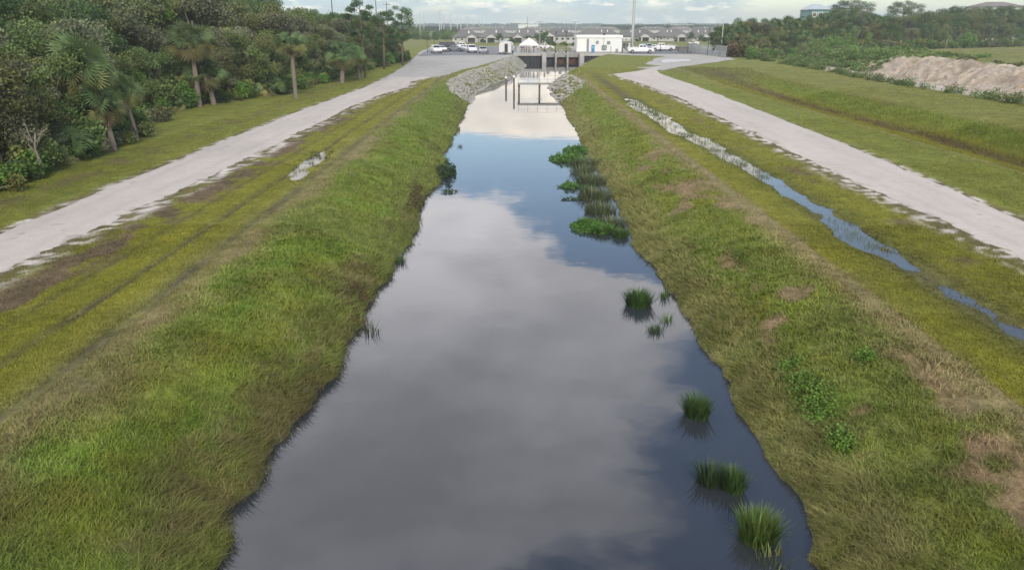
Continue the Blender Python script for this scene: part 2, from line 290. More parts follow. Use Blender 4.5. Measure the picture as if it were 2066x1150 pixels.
# ------------------------------------------------------------------ ground, water, tracks
def axis(n0, lim, step, flat): 
    v = [n0]
    while v[-1] < lim: v.append(v[-1]+step*max(1, (v[-1]-0)/flat))
    return np.array(v)
gx = axis(0, 2600, .2, 14); gx = np.concatenate([-gx[:0:-1], gx]); gy = np.concatenate([np.arange(-24, 4, 1.0), axis(4, 4200, .2, 18)])
gy = np.sort(np.append(gy, [DECK_Y-.01, DECK_Y+.01, 189.99, 190.01]))
GX, GY = np.meshgrid(gx, gy); GZ = h(GX, GY); GC = ground_col(GX, GY)
ny, nx = GX.shape; idx = np.arange(nx*ny).reshape(ny, nx)
gf = np.stack([idx[:-1, :-1].ravel(), idx[:-1, 1:].ravel(), idx[1:, 1:].ravel(), idx[1:, :-1].ravel()], 1)
def ground_mat():
    m = bpy.data.materials.new('turf_and_soil'); m.use_nodes = True; nt = m.node_tree; L = nt.links.new; p = nt.nodes['Principled BSDF']; p.inputs['Roughness'].default_value = .95; p.inputs['Specular IOR Level'].default_value = .2
    tc = nt.nodes.new('ShaderNodeTexCoord'); a = nt.nodes.new('ShaderNodeAttribute'); a.attribute_name = 'col'; val = None
    for s, amt, st in ((.9, .22, (1, 1, 1)), (5, .28, (1, .7, 1)), (22, .3, (1, 1, 1))):
        mp = nd(nt, 'ShaderNodeMapping'); mp.inputs['Scale'].default_value = st; L(tc.outputs['Object'], mp.inputs[0])
        n = nd(nt, 'ShaderNodeTexNoise', i_Scale=float(s), i_Detail=4.0, i_Roughness=.6); L(mp.outputs[0], n.inputs['Vector'])
        r = nd(nt, 'ShaderNodeMapRange', i_1=.3, i_2=.7, i_3=1-amt, i_4=1+amt); L(n.outputs[0], r.inputs[0])
        if val is None: val = r.outputs[0]
        else: q = nd(nt, 'ShaderNodeMath', operation='MULTIPLY'); L(val, q.inputs[0]); L(r.outputs[0], q.inputs[1]); val = q.outputs[0]
    vm = nd(nt, 'ShaderNodeVectorMath', operation='SCALE'); L(a.outputs['Color'], vm.inputs[0]); L(val, vm.inputs['Scale']); L(vm.outputs[0], p.inputs['Base Color'])
    b = nd(nt, 'ShaderNodeBump', i_Strength=.5, i_Distance=.06); L(n.outputs[0], b.inputs['Height']); L(b.outputs[0], p.inputs['Normal']); return m
ground = npmesh('ground', np.stack([GX, GY, GZ], -1).reshape(-1, 3), gf, ground_mat(), GC.reshape(-1, 3), smooth=True); tag(ground, kind='structure')
def water_mat(name, base, rough=.02, ior=1.33, bump=.02, sc_=1.2):
    m = bpy.data.materials.new(name); m.use_nodes = True; nt = m.node_tree; L = nt.links.new; p = nt.nodes['Principled BSDF']
    p.inputs['Base Color'].default_value = (*base, 1); p.inputs['Roughness'].default_value = rough; p.inputs['IOR'].default_value = ior
    tc = nt.nodes.new('ShaderNodeTexCoord'); n = nd(nt, 'ShaderNodeTexNoise', i_Scale=sc_, i_Detail=3.0); L(tc.outputs['Object'], n.inputs['Vector'])
    n2 = nd(nt, 'ShaderNodeTexNoise', i_Scale=sc_*.18, i_Detail=2.0); L(tc.outputs['Object'], n2.inputs['Vector'])
    ad = nd(nt, 'ShaderNodeMath', operation='MULTIPLY_ADD', i_1=.35); L(n.outputs[0], ad.inputs[0]); L(n2.outputs[0], ad.inputs[2])
    b = nd(nt, 'ShaderNodeBump', i_Strength=bump, i_Distance=1.0); L(ad.outputs[0], b.inputs['Height']); L(b.outputs[0], p.inputs['Normal']); return m
MB().add([(-9, -20, 0), (24, -20, 0), (24, 189.9, 0), (-9, 189.9, 0)], [(0, 1, 2, 3)]).build('water', water_mat('canal_water', (.028, .032, .040), .03, 1.74, .007))['kind'] = 'structure'
pm = water_mat('puddle_water', (.05, .05, .045), .04, 1.5, .02)
MB().add([(9.4, 8, PUD_Z), (14.3, 8, PUD_Z), (14.3, 82, PUD_Z), (9.4, 82, PUD_Z)], [(0, 1, 2, 3)]).build('puddle', pm)['kind'] = 'structure'
MB().add([(-12.9, 33, 1.40), (-9.0, 33, 1.40), (-9.0, 46, 1.40), (-12.9, 46, 1.40)], [(0, 1, 2, 3)]).build('puddle', pm)['kind'] = 'structure'
gravel_m = mat('white_shell_gravel', C['gravel'], .95, var=.10, scale=1.3, bump=.5, bscale=45, spec=.2)
def strip(name, R, y0, y1, seed, m, dz=.035, nx_=26):
    ys = [y0]
    while ys[-1] < y1: ys.append(ys[-1]+.07*max(1, ys[-1]/22))
    ys = np.array(ys); a, b = road(R, ys); s = np.sign(b-a)
    a = a - s*(fbm(ys*.5, ys*0, seed, 4)*.55 + fbm(ys*2.6, ys*0, seed+5, 3)*.30); b = b + s*(fbm(ys*.4, ys*0, seed+9, 4)*.35 + fbm(ys*2.6, ys*0, seed+14, 3)*.12)
    t = np.linspace(0, 1, nx_)[None, :]; X = a[:, None]*(1-t)+b[:, None]*t; Y = np.repeat(ys[:, None], nx_, 1)
    Z = h(X, Y, True)+dz-.05*(2*t-1)**12+.02*fbm(X*.6, Y*.3, seed+3)
    n1 = fbm(X*.5, Y*.18, seed+20, 3); n2 = fbm(X*2.4, Y*1.3, seed+24, 3)
    c = np.array(C['gravel'])*(1+.22*n1+.16*n2)[..., None]
    wear = np.clip(gau(t, .26, .06)+gau(t, .74, .06), 0, 1)*(.5+fbm(X*.1, Y*.1, seed+30)); c = c*(1-.10*wear[..., None]); c = mixc(c, (.20,.165,.12), sst(.2, .4, n2+.3*(2*t-1)**8)*.45)
    i = np.arange(X.size).reshape(X.shape)
    o = npmesh(name, np.stack([X, Y, Z], -1).reshape(-1, 3), np.stack([i[:-1, :-1].ravel(), i[:-1, 1:].ravel(), i[1:, 1:].ravel(), i[1:, :-1].ravel()], 1), m, c.reshape(-1, 3), smooth=True); o['kind'] = 'structure'; return o
road_m = mat('shell_track', rough=.95, attr='col', var=.09, scale=9, bump=.4, bscale=50, spec=.2)
strip('gravel_track', ROADL, 4, 105.5, 201, road_m); strip('gravel_track', ROADR, 4, 126, 251, road_m)
def inpoly(X, Y, P):
    r = np.zeros(X.shape, bool); n = len(P)
    for i in range(n):
        (x0, y0), (x1, y1) = P[i], P[(i+1) % n]
        cnd = ((y0 > Y) != (y1 > Y)) & (X < (x1-x0)*(Y-y0)/((y1-y0) if y1 != y0 else 1e-9)+x0); r ^= cnd
    return r
def yard(name, P, m, col, dz, step=.35, wob=.8, holes=()):
    xs = [p[0] for p in P]; ys = [p[1] for p in P]
    X, Y = np.meshgrid(np.arange(min(xs)-1, max(xs)+1, step), np.arange(min(ys)-1, max(ys)+1, step)); Z = h(X, Y)+dz
    cx = X[:-1, :-1]+step/2; cy = Y[:-1, :-1]+step/2
    k = inpoly(cx+fbm(cx*.3, cy*.3, 5, 3)*wob, cy+fbm(cx*.3, cy*.3, 8, 3)*wob*2, P)
    for q in holes: k &= ~inpoly(cx+fbm(cx*.4, cy*.4, 5, 3)*wob, cy, q)
    i = np.arange(X.size).reshape(X.shape); F = np.stack([i[:-1, :-1][k], i[:-1, 1:][k], i[1:, 1:][k], i[1:, :-1][k]], 1)
    n1 = fbm(X*.25, Y*.12, 9, 4); n2 = fbm(X*1.4, Y*.7, 12, 3); c = np.array(col)*(1+.25*n1+.2*n2)[..., None]
    used = np.unique(F); rm = np.zeros(X.size, int); rm[used] = np.arange(len(used))
    V = np.stack([X, Y, Z], -1).reshape(-1, 3)[used]
    o = npmesh(name, V, rm[F], m, c.reshape(-1, 3)[used]); o['kind'] = 'structure'; return o
LOT = [(-17.2,100),(-12.7,101),(-9.3,108.8),(-8.0,118),(-6,124),(-4.5,134),(-3.1,143),(-1.2,156),(0.2,168),(1.6,181.7),(7.1,181.7),(7.1,190.5),(7,240),(-24,240),(-22.5,190),(-20.5,165),(-18.6,140),(-17.5,120)]
yard('gravel_yard', LOT, road_m, (.36,.35,.33), .03)
YARD = [(23,117),(27,125),(35,137),(43,150),(46,165),(50,182),(53,200),(58,236),(16.4,236),(16.4,190.5),(16.4,181.8),(20.5,181.8),(23.6,172),(29,168),(33,166),(29.5,158),(26.5,146),(24,139),(23,133),(24.5,128),(20,124)]
yard('gravel_yard', YARD, road_m, (.37,.36,.335), .03)
asph_m = mat('worn_asphalt', rough=.9, attr='col', var=.1, scale=2, spec=.3)
yard('asphalt_lot', [(-20.2,166),(-1,173),(-1,236),(-23.5,236)], asph_m, (.17,.175,.19), .07, wob=.3)
yard('asphalt_lot', [(27.5,178),(48,176),(56,233),(26,233)], asph_m, (.17,.17,.185), .07, wob=.3)
yard('wet_sand_patch', [(26.2,136),(33,143),(34.5,150),(31,152),(28,146)], asph_m, (.5,.5,.5), .06, wob=.5)
def mound():
    X, Y = np.meshgrid(np.arange(50.6, 62, .22), np.arange(55, 124, .3)); Z = h(X, Y, False)
    m = sst(51.2, 53.0, X+1.5*fbm(Y*.4, X*.2, 54, 3))*(1-sst(58.5, 61, X))*(1-sst(112, 122, Y+fbm(X*.2, Y*.2, 7)*14))
    gul = fbm(X*.35, Y*1.1+fbm(X*.5, Y*.5, 8)*2, 401, 4); lum = np.abs(fbm(X*1.1, Y*.9, 405, 4)); fine = fbm(X*3.2, Y*3.2, 409, 2)
    Z = Z-.12+m*(.15+gul*1.2-lum*1.5+fine*.3)*sst(51.5, 54, X)
    Z = np.where(m > .02, Z+.12, Z-.3); c = np.array(C['mound'])*(1+.55*gul+.3*fine)[..., None]; c = mixc(c, (.20,.145,.105), sst(.05, .2, lum)*.55); c = mixc(c, (.43,.38,.32), sst(.05, .25, fbm(X*.5, Y*.4, 415, 3))*.5)  # shade of the clefts painted into the earth colour, ridges lightened
    c = mixc(c, C['dull'], sst(.18, .3, fbm(X*.7, Y*.7, 420, 3)+.12*sst(56, 60, X))*.8)
    i = np.arange(X.size).reshape(X.shape); F = np.stack([i[:-1, :-1].ravel(), i[:-1, 1:].ravel(), i[1:, 1:].ravel(), i[1:, :-1].ravel()], 1)
    o = npmesh('earth_mound', np.stack([X, Y, Z], -1).reshape(-1, 3), F, mat('earth', rough=1, attr='col', var=.2, scale=2.5, bump=.6, bscale=14, spec=.1), c.reshape(-1, 3)); o['kind'] = 'structure'
mound()
# ------------------------------------------------------------------ grass
def make_grass():
    rng = np.random.default_rng(3); BX = []; BY = []; D = []
    for y0, y1, den in ((4,6.5,900),(6.5,12,1900),(12,18,1450),(18,27,850),(27,40,360),(40,60,150),(60,90,55),(90,125,18)):
        xm = .76*(y1*.95+3)+7; x0, x1 = max(-xm, -23), min(xm, 50); n = int((x1-x0)*(y1-y0)*den)
        x = rng.uniform(x0, x1, n); y = rng.uniform(y0, y1, n); BX.append(x); BY.append(y)
    X = np.concatenate(BX); Y = np.concatenate(BY)
    k = np.abs(X) < .76*(Y*.95+3)+7; X, Y = X[k], Y[k]
    l, r = edges(Y); d = np.maximum(l-X, X-r); u = rng.random(len(X))
    clump = fbm(X*1.6, Y*1.6, 301, 3); keep = np.ones(len(X))
    bank = sst(0, .2, d)*(1-sst(3.9, 4.9, d+fbm(X*.35, Y*.25, 101, 4)*1.6)); keep = np.where(bank > .5, .35+2.6*np.clip(clump+.25, 0, 1), .75)
    for R in (ROADL, ROADR):
        a, b = road(R, Y); lo = np.minimum(a, b); hi = np.maximum(a, b); keep = keep*np.where((X > lo-.05) & (X < hi+.05), 0, np.where((X > lo-.8) & (X < hi+.8), .35, 1))
    gc = ground_col(X, Y); soilness = np.clip((gc[:, 0]-gc[:, 1])/.04, 0, 1); keep = keep*(1-.85*soilness)
    keep = keep*np.where(np.abs(X-swx(Y)) < .5, .3, 1)*np.where(gau(X, -9.75+fbm(Y*.15, Y*0, 3)*.5, .15) > .5, .15, 1)
    k = (u < keep) & (d > np.where((X < 0) & (rng.random(len(X)) < .35), -.10, .03)) & (X < 48); X, Y, d, bank, gc, clump = X[k], Y[k], d[k], bank[k], gc[k], clump[k]
    n = len(X); Z = h(X, Y)-.01; Z = np.maximum(Z, -.03); dist = np.sqrt(X**2+Y**2+40)
    fringe = sst(1.7, .5, d)*(Y < 125)
    H = .035+.04*rng.random(n)+bank*(.02+.07*rng.random(n))*(.5+2.0*np.clip(clump+.2, 0, 1))+fringe*(.02+.12*rng.random(n))*np.where(X > 0, sst(.1, .7, d), 1)
    dt = sst(26.5, 28, X)*(1-sst(36, 38, X)); H = H+dt*.15
    W = np.maximum(.010, .0008*dist)*(.7+.6*rng.random(n))*(1+.25*bank)
    a = rng.random(n)*2*PI; lean = H*(.35+.5*rng.random(n)+.5*bank); lx = np.cos(a)*lean; ly = np.sin(a)*lean
    tow = np.where(X < 0, 1, -1)*fringe*H*(.9)*rng.random(n); lx = lx+tow; ly = ly-H*.1*bank
    pa = a+PI/2+rng.normal(0, .6, n); px, py = np.cos(pa)*W/2, np.sin(pa)*W/2
    rnd = rng.random(n); cc = gc*(.86+.28*rng.random(n)[:, None])*(1.2+.5*bank[:, None])*(1+.7*fbm(X*.9, Y*.9, 333, 3))[:, None]
    cc = np.where((rnd < .05+.12*fringe)[:, None], mixc(cc, C['straw'], np.full(n, .7)), cc); cc = np.where((rnd > .93)[:, None]*(bank > .4)[:, None], mixc(cc, (.07,.16,.02), np.full(n, .6)), cc)
    near = Y < 27; V = []; F3 = []; F4 = []; CC = []; off = 0
    i = np.where(near)[0]; m_ = len(i)
    if m_:
        b0 = np.stack([X[i]-px[i], Y[i]-py[i], Z[i]], 1); b1 = np.stack([X[i]+px[i], Y[i]+py[i], Z[i]], 1)
        mid = np.stack([X[i]+lx[i]*.35, Y[i]+ly[i]*.35, Z[i]+H[i]*.62], 1); e = np.stack([px[i], py[i], 0*px[i]], 1)*.8; tip = np.stack([X[i]+lx[i], Y[i]+ly[i], Z[i]+H[i]*.92], 1)
        V.append(np.stack([b0, b1, mid+e, mid-e, tip], 1).reshape(-1, 3)); s = np.arange(m_)*5
        F4.append(np.stack([s, s+1, s+2, s+3], 1)); F3.append(np.stack([s+3, s+2, s+4], 1)); CC.append(np.repeat(cc[i], 5, 0)); off = m_*5
    i = np.where(~near)[0]; m_ = len(i)
    b0 = np.stack([X[i]-px[i], Y[i]-py[i], Z[i]], 1); b1 = np.stack([X[i]+px[i], Y[i]+py[i], Z[i]], 1); tip = np.stack([X[i]+lx[i], Y[i]+ly[i], Z[i]+H[i]], 1)
    V.append(np.stack([b0, b1, tip], 1).reshape(-1, 3)); s = off+np.arange(m_)*3; F3.append(np.stack([s, s+1, s+2], 1)); CC.append(np.repeat(cc[i], 3, 0))
    print('grass blades', n)
    o = npmesh('grass', np.concatenate(V), [np.concatenate(F4), np.concatenate(F3)], mat('grass_blade', rough=.7, attr='col', var=.1, scale=.6, transl=.35, spec=.25), np.concatenate(CC))
    tag(o, 'short and tussocky grass covering the canal banks and verges', 'grass', kind='stuff')
make_grass()
# ------------------------------------------------------------------ trees
LEAF = mat('leaf', rough=.65, attr='col', var=.12, scale=.35, transl=.22, spec=.25, randv=.18)
BARK = mat('bark', (.14,.11,.08), .9, var=.3, scale=4, bump=.5, bscale=12)
PALEB = mat('bleached_bark', (.20,.18,.15), .9, var=.25, scale=3, bump=.4)
PALMB = mat('palm_bark', (.17,.14,.115), .95, var=.3, scale=6, bump=.6, bscale=9)
DEADF = mat('dry_frond', (.27,.20,.125), .9, var=.25, scale=3, transl=.2)
def rot_quads(P, sz, rng, upb=.3, aspect=.6):
    n = len(P); nrm = rng.normal(size=(n, 3)); nrm[:, 2] += upb*2; nrm /= np.linalg.norm(nrm, axis=1)[:, None]
    t = rng.normal(size=(n, 3)); t -= (t*nrm).sum(1)[:, None]*nrm; t /= np.linalg.norm(t, axis=1)[:, None]; b = np.cross(nrm, t)
    s = (sz*(.6+.8*rng.random(n)))[:, None]
    return np.stack([P-t*s*.5, P+b*s*aspect*.5, P+t*s*.5, P-b*s*aspect*.5], 1).reshape(-1, 3), np.arange(n*4).reshape(-1, 4)
def lobes_leaves(lobes, n, size, rng, base, var=.25, alt=None):
    """lobes: (x,y,z,rx,rz)"""
    lob = np.array(lobes); wgt = lob[:, 3]**2; pick = rng.choice(len(lob), n, p=wgt/wgt.sum()); L_ = lob[pick]
    dv = rng.normal(size=(n, 3)); dv /= np.linalg.norm(dv, axis=1)[:, None]; rr = rng.random(n)**.33*(1+.18*rng.normal(size=n))
    P = L_[:, :3]+dv*rr[:, None]*np.stack([L_[:, 3], L_[:, 3], L_[:, 4]], 1)
    V, F = rot_quads(P, size*np.ones(n), rng)
    lc = 1+var*(rng.random(len(lob))-.5)*1.6; tone = lc[pick]*(1+var*(rng.random(n)-.5)*1.6)
    c = np.array(base)[None]*tone[:, None]
    if alt is not None: q = (rng.random(len(lob)) < .35)[pick]; c = np.where(q[:, None], np.array(alt)[None]*tone[:, None], c)
    return V, F, np.repeat(c, 4, 0)
def limbs(mb, rng, H, r0, ends, fork=.35, lean=(0, 0)):
    top = Vector((lean[0]*H*.3, lean[1]*H*.3, H*fork))
    mb.tube([(0, 0, -.3), (lean[0]*H*.12, lean[1]*H*.12, H*fork*.5), top, (top.x*1.4, top.y*1.4, H*.7)], [r0*1.25, r0, r0*.8, r0*.3], 8)
    for e in ends:
        e = Vector(e); s = top*rng.uniform(.75, 1.25); m1 = s.lerp(e, .5)+Vector((rng.uniform(-.3, .3), rng.uniform(-.3, .3), rng.uniform(0, .4)))
        mb.tube([s, m1, e], [r0*.45, r0*.28, r0*.07], 6)
GREENS = dict(oak=(.110,.148,.046), olive=(.160,.172,.060), grey=(.155,.168,.095), fresh=(.095,.175,.030), pine=(.060,.115,.040), dark=(.075,.125,.04), bush=(.095,.165,.035), gold=(.11,.11,.03), rust=(.13,.075,.045))
def proto_oak(seed, H, R, col, alt, nl=13500, size=.21, zlow=.28, name='oak_tree', dens=1.0, lobn=22):
    rng = np.random.default_rng(seed); root = empty(name); lob = []
    for k in range(lobn):
        a = rng.random()*2*PI; f = math.sqrt(rng.random()); z = rng.uniform(zlow, .92); rad = R*f*math.sqrt(max(.1, 1-((z-.5)/.55)**2))
        s = R*rng.uniform(.22, .42); lob.append((rad*math.cos(a), rad*math.sin(a), H*z, s, s*rng.uniform(.6, .9)))
    mb = MB(); limbs(mb, rng, H, .03*H, [l[:3] for l in lob[:9]], .3, (rng.uniform(-.2, .2), rng.uniform(-.2, .2))); mb.build('trunk', BARK, root, smooth=True)
    V, F, c = lobes_leaves(lob, int(nl*dens), size, rng, col, .45, alt); npmesh('crown', V, F, LEAF, c, parent=root); return root
def proto_pine(seed, H, spread=1.7, umbrella=False, nl=5200):
    rng = np.random.default_rng(seed); root = empty('pine_tree'); mb = MB(); kx, ky = rng.uniform(-.25, .25, 2)
    mb.tube([(0, 0, -.3), (kx, ky, H*.4), (kx*1.6, ky*1.2, H*.75), (kx*2, ky*1.5, H*.97)], [.17, .14, .10, .03], 8)
    lob = []; z0 = .68 if umbrella else .42
    for k in range(20 if not umbrella else 16):
        f = z0+(.97-z0)*k/(19 if not umbrella else 15); a = k*2.4+rng.uniform(-.4, .4); ra = spread*(1.15-abs(f-.8)*1.6)*rng.uniform(.5, 1.1)
        if umbrella: ra = spread*rng.uniform(.5, 1.2)*(1 if f < .9 else .6)
        e = (kx*2+ra*math.cos(a), ky*1.5+ra*math.sin(a), H*f+.25); mb.tube([(kx*1.8, ky*1.4, H*f-.3), e], [.05, .015], 5); s = rng.uniform(.5, .85)*spread/1.7; lob.append((*e, s, s*.62))
    mb.build('trunk', BARK, root, smooth=True); V, F, c = lobes_leaves(lob, nl, .2, rng, GREENS['pine'], .4, GREENS['oak']); npmesh('crown', V, F, LEAF, c, parent=root); return root
def fan(rng, n=15, L_=.95, spread=2.6):
    """one fan leaf lying in x (outward) / y, droop in -z"""
    vs = []; fs = []
    for k in range(n):
        a = (k/(n-1)-.5)*spread; l = L_*(1-.25*abs(a)/1.3)*rng.uniform(.85, 1.08); w_ = .042; ca, sa = math.cos(a), math.sin(a)
        pts = [(0, 0, 0), (l*.55*ca-w_*sa, l*.55*sa+w_*ca, .04), (l*ca, l*sa, -.22*l), (l*.55*ca+w_*sa, l*.55*sa-w_*ca, .04)]
        i = len(vs); vs += pts; fs.append((i, i+1, i+2, i+3))
    return np.array(vs), np.array(fs)
def proto_palm(seed, H, R=2.0, nf=62, skirt=16, lean=0.0, name='cabbage_palm', tr=.16):
    rng = np.random.default_rng(seed); root = empty(name); mb = MB(); top = Vector((lean*H*.25, 0, H-R*.75))
    n = 12; pts = [Vector((lean*H*.25*(i/n)**1.5, 0, -.3+(top.z+.3)*i/n)) for i in range(n+1)]
    if H > 1.9: mb.tube(pts, [tr*(1.25-.3*i/n)*(1+.06*(i % 2)) for i in range(n+1)], 9); mb.build('trunk', PALMB, root)
    V = []; F = []; cc = []; off = 0; DV = []; DF = []; doff = 0
    for k in range(nf+skirt):
        dead = k >= nf; az = rng.random()*2*PI; el = (math.asin(rng.uniform(-.62, 1)) if not dead else rng.uniform(-1.45, -.8)); pet = R*(.52 if not dead else .35)*rng.uniform(.8, 1.15)
        fv, ff = fan(rng, 12, R*.56); tw = rng.uniform(-1.35, 1.35); M = Matrix.Rotation(az, 3, 'Z') @ Matrix.Rotation(-el, 3, 'Y'); Mf = M @ Matrix.Rotation(.2+.35*rng.random(), 3, 'Y') @ Matrix.Rotation(tw, 3, 'X')
        s = np.array(top)+np.array(M @ Vector((pet, 0, 0))); P = fv @ np.array(Mf).T + s
        pr = np.array([np.array(top), s]); pw = np.array(M @ Vector((0, .03, 0))); pv = np.array([pr[0]-pw, pr[0]+pw, pr[1]+pw, pr[1]-pw])
        P = np.concatenate([P, pv]); ff = np.concatenate([ff, [[len(fv), len(fv)+1, len(fv)+2, len(fv)+3]]])
        if dead: DV.append(P); DF.append(ff+doff); doff += len(P)
        else:
            V.append(P); F.append(ff+off); off += len(P); g = np.array((.115,.170,.065)) if el > 0 else np.array((.15,.15,.05)); cc.append(np.tile(g*rng.uniform(.65, 1.45), (len(P), 1)))
    npmesh('frond_crown', np.concatenate(V), np.concatenate(F), LEAF, np.concatenate(cc), parent=root)
    if skirt: npmesh('dead_frond_skirt', np.concatenate(DV), np.concatenate(DF), DEADF, parent=root)
    return root
def proto_bush(seed, R, H, col, alt, nl=2600, size=.2, name='bush'):
    rng = np.random.default_rng(seed); root = empty(name); lob = [(R*.6*rng.normal()*.6, R*.6*rng.normal()*.6, H*rng.uniform(.2, .75), R*rng.uniform(.3, .5), H*rng.uniform(.22, .36)) for _ in range(9)]
    mb = MB(); [mb.tube([(rng.uniform(-.1, .1), rng.uniform(-.1, .1), -.2), (l[0]*.5, l[1]*.5, l[2]*.6), l[:3]], [.05, .035, .012], 5) for l in lob[:6]]; mb.build('stem', BARK, root)
    V, F, c = lobes_leaves(lob, nl, size, rng, col, .45, alt); npmesh('foliage', V, F, LEAF, c, parent=root); return root
def proto_dead(seed, H):
    rng = np.random.default_rng(seed); root = empty('dead_tree'); mb = MB(); mb.tube([(0, 0, -.3), (-.3, 0, H*.3), (-.2, .1, H*.55), (-.7, .2, H*.8)], [.15, .12, .09, .05], 8); mb.build('trunk', PALEB, root, smooth=True)
    mb = MB()
    for z, dx, dz in ((.42, 1.1, 1.3), (.5, -1.0, 1.6), (.6, .9, 1.0), (.7, -1.2, .9), (.55, .4, 2.0)):
        s = Vector((-.25, .08, H*z)); e = s+Vector((dx, rng.uniform(-.6, .6), dz)); m_ = s.lerp(e, .5)+Vector((rng.uniform(-.2, .2), 0, rng.uniform(-.1, .3))); mb.tube([s, m_, e], [.06, .045, .02], 6)
        for q in range(3): f = m_.lerp(e, rng.random()); mb.tube([f, f+Vector((rng.uniform(-.6, .6), rng.uniform(-.3, .3), rng.uniform(.1, .7)))], [.025, .008], 4)
    mb.build('branches', PALEB, root, smooth=True); return root
PR = {}
def P_(key, fn):
    if key not in PR: PR[key] = [fn(), False]
    return PR[key]
def put(key, x, y, s=1.0, rz=None, label=None, cat='tree', group=None, z=None, sz=None):
    e = PR[key]; o = e[0] if not e[1] else copy_tree(e[0]); e[1] = True
    for k in ('group',):
        if k in o: del o[k]
    zz = float(h(np.array([x]), np.array([y]))[0]) if z is None else z
    o.location = (x, y, zz); o.rotation_euler = (0, 0, random.random()*2*PI if rz is None else rz); o.scale = (s, s, s if sz is None else sz); tag(o, label, cat, group); return o
P_('oak1', lambda: proto_oak(11, 8.6, 3.4, GREENS['oak'], GREENS['olive']))
P_('oak2', lambda: proto_oak(12, 7.8, 3.1, GREENS['olive'], GREENS['grey']))
P_('oak3', lambda: proto_oak(13, 8.8, 2.8, GREENS['grey'], GREENS['olive'], dens=.8, name='willow_tree'))
P_('oak4', lambda: proto_oak(14, 9.6, 3.6, GREENS['dark'], GREENS['oak']))
P_('oak5', lambda: proto_oak(15, 8.4, 3.0, GREENS['fresh'], GREENS['oak']))
P_('pine1', lambda: proto_pine(21, 10.2)); P_('pine2', lambda: proto_pine(22, 9.8, 1.9)); P_('pine3', lambda: proto_pine(23, 9.5, 2.6, True))
P_('palm1', lambda: proto_palm(31, 7.0)); P_('palm2', lambda: proto_palm(32, 5.4, lean=.5)); P_('palm3', lambda: proto_palm(33, 4.0, 1.8, lean=-.4)); P_('palm4', lambda: proto_palm(34, 8.0, 1.7, skirt=22))
P_('pal1', lambda: proto_palm(41, 1.8, 1.5, 34, 5, name='saw_palmetto')); P_('pal2', lambda: proto_palm(42, 1.5, 1.3, 30, 8, name='saw_palmetto'))
P_('bush1', lambda: proto_bush(51, 1.5, 2.3, GREENS['bush'], GREENS['oak'])); P_('bush2', lambda: proto_bush(52, 1.3, 1.8, GREENS['olive'], GREENS['grey'])); P_('bush3', lambda: proto_bush(53, 1.2, 1.5, GREENS['dark'], GREENS['bush'])); P_('bush4', lambda: proto_bush(54, 1.4, 1.6, GREENS['rust'], GREENS['olive'])); P_('bush5', lambda: proto_bush(55, 1.2, 1.5, GREENS['fresh'], GREENS['gold']))
P_('dead1', lambda: proto_dead(61, 6.5)); P_('dead2', lambda: proto_dead(62, 4.6))
def ontree(u, v, dx=0):                              # a foot seen at picture point u,v
    x, y, z = at(u, v); return x+dx, y
# the ones that can be told apart, left of the track
def special(key, u, v, topv, hh, label, cat, name=None, rz=None, wide=1.0):
    x, y, z = at(u, v); H_ = zat(u, topv, y)-z; s = H_/hh; o = put(key, x, y, s*wide*(1.2 if 'palm' in cat else 1), rz, label, cat, z=z, sz=s)
    return o
special('palm1', 403, 216, 50, 7.0, 'tall cabbage palm with a round crown at the wood edge, left of the lone palm', 'palm tree', rz=0)
special('palm4', 597, 199, 68, 8.0, 'lone cabbage palm standing free on the verge, grey trunk and brown dead skirt', 'palm tree', rz=1, wide=1.15)
special('palm2', 214, 302, 78, 5.4, 'stout cabbage palm with big drooping crown and leaning reddish trunk', 'palm tree', rz=PI+.3, wide=.68)
special('palm3', 232, 304, 165, 4.0, 'short leaning cabbage palm in front of the taller leaning one', 'palm tree', rz=.2, wide=.72)
special('palm2', 278, 284, 150, 5.4, 'cabbage palm with a slim grey leaning trunk, right of the leaning pair', 'palm tree', rz=PI, wide=.65)
special('palm1', 366, 214, 130, 7.0, 'thin trunked cabbage palm just left of the tall round crowned one', 'palm tree', wide=1.2)
special('palm3', 432, 212, 118, 4.0, 'half hidden cabbage palm right of the tall round crowned one', 'palm tree')
special('palm3', 690, 168, 85, 4.0, 'yellowish cabbage palm in the wood edge beyond the lone palm', 'palm tree')
special('palm3', 725, 160, 95, 4.0, 'low cabbage palm at the foot of the slim pine', 'palm tree')
special('pine1', 738, 158, 6, 10.2, 'slim pine with bare lower trunk and tufted crown beside the track', 'pine tree')
special('pine2', 812, 132, 16, 9.8, 'dark pine at the far end of the left wood by the parking area', 'pine tree')
special('pine1', 775, 140, 28, 10.2, 'pine with a thin top between the slim pine and the wood end', 'pine tree', wide=1.3)
special('dead1', 48, 352, 150, 6.5, 'bare bleached dead tree leaning among shrubs at the left edge', 'dead tree', rz=0)
special('dead2', 82, 360, 245, 4.6, 'small bleached dead trunk below the larger dead tree', 'dead tree', rz=2.8)
rt = random.Random(5); GUARD = [(400, 42, 72), (590, 42, 78), (200, 60, 44), (275, 28, 48), (62, 26, 28), (735, 14, 105)]
def forest_x(Y): return np.interp(Y, [20, 31, 43, 52, 62, 70, 76, 84, 104, 130, 143, 160], [-22.6, -23, -23.8, -25.8, -28.4, -29.6, -26.0, -24.4, -23.6, -21.0, -19.8, -23])
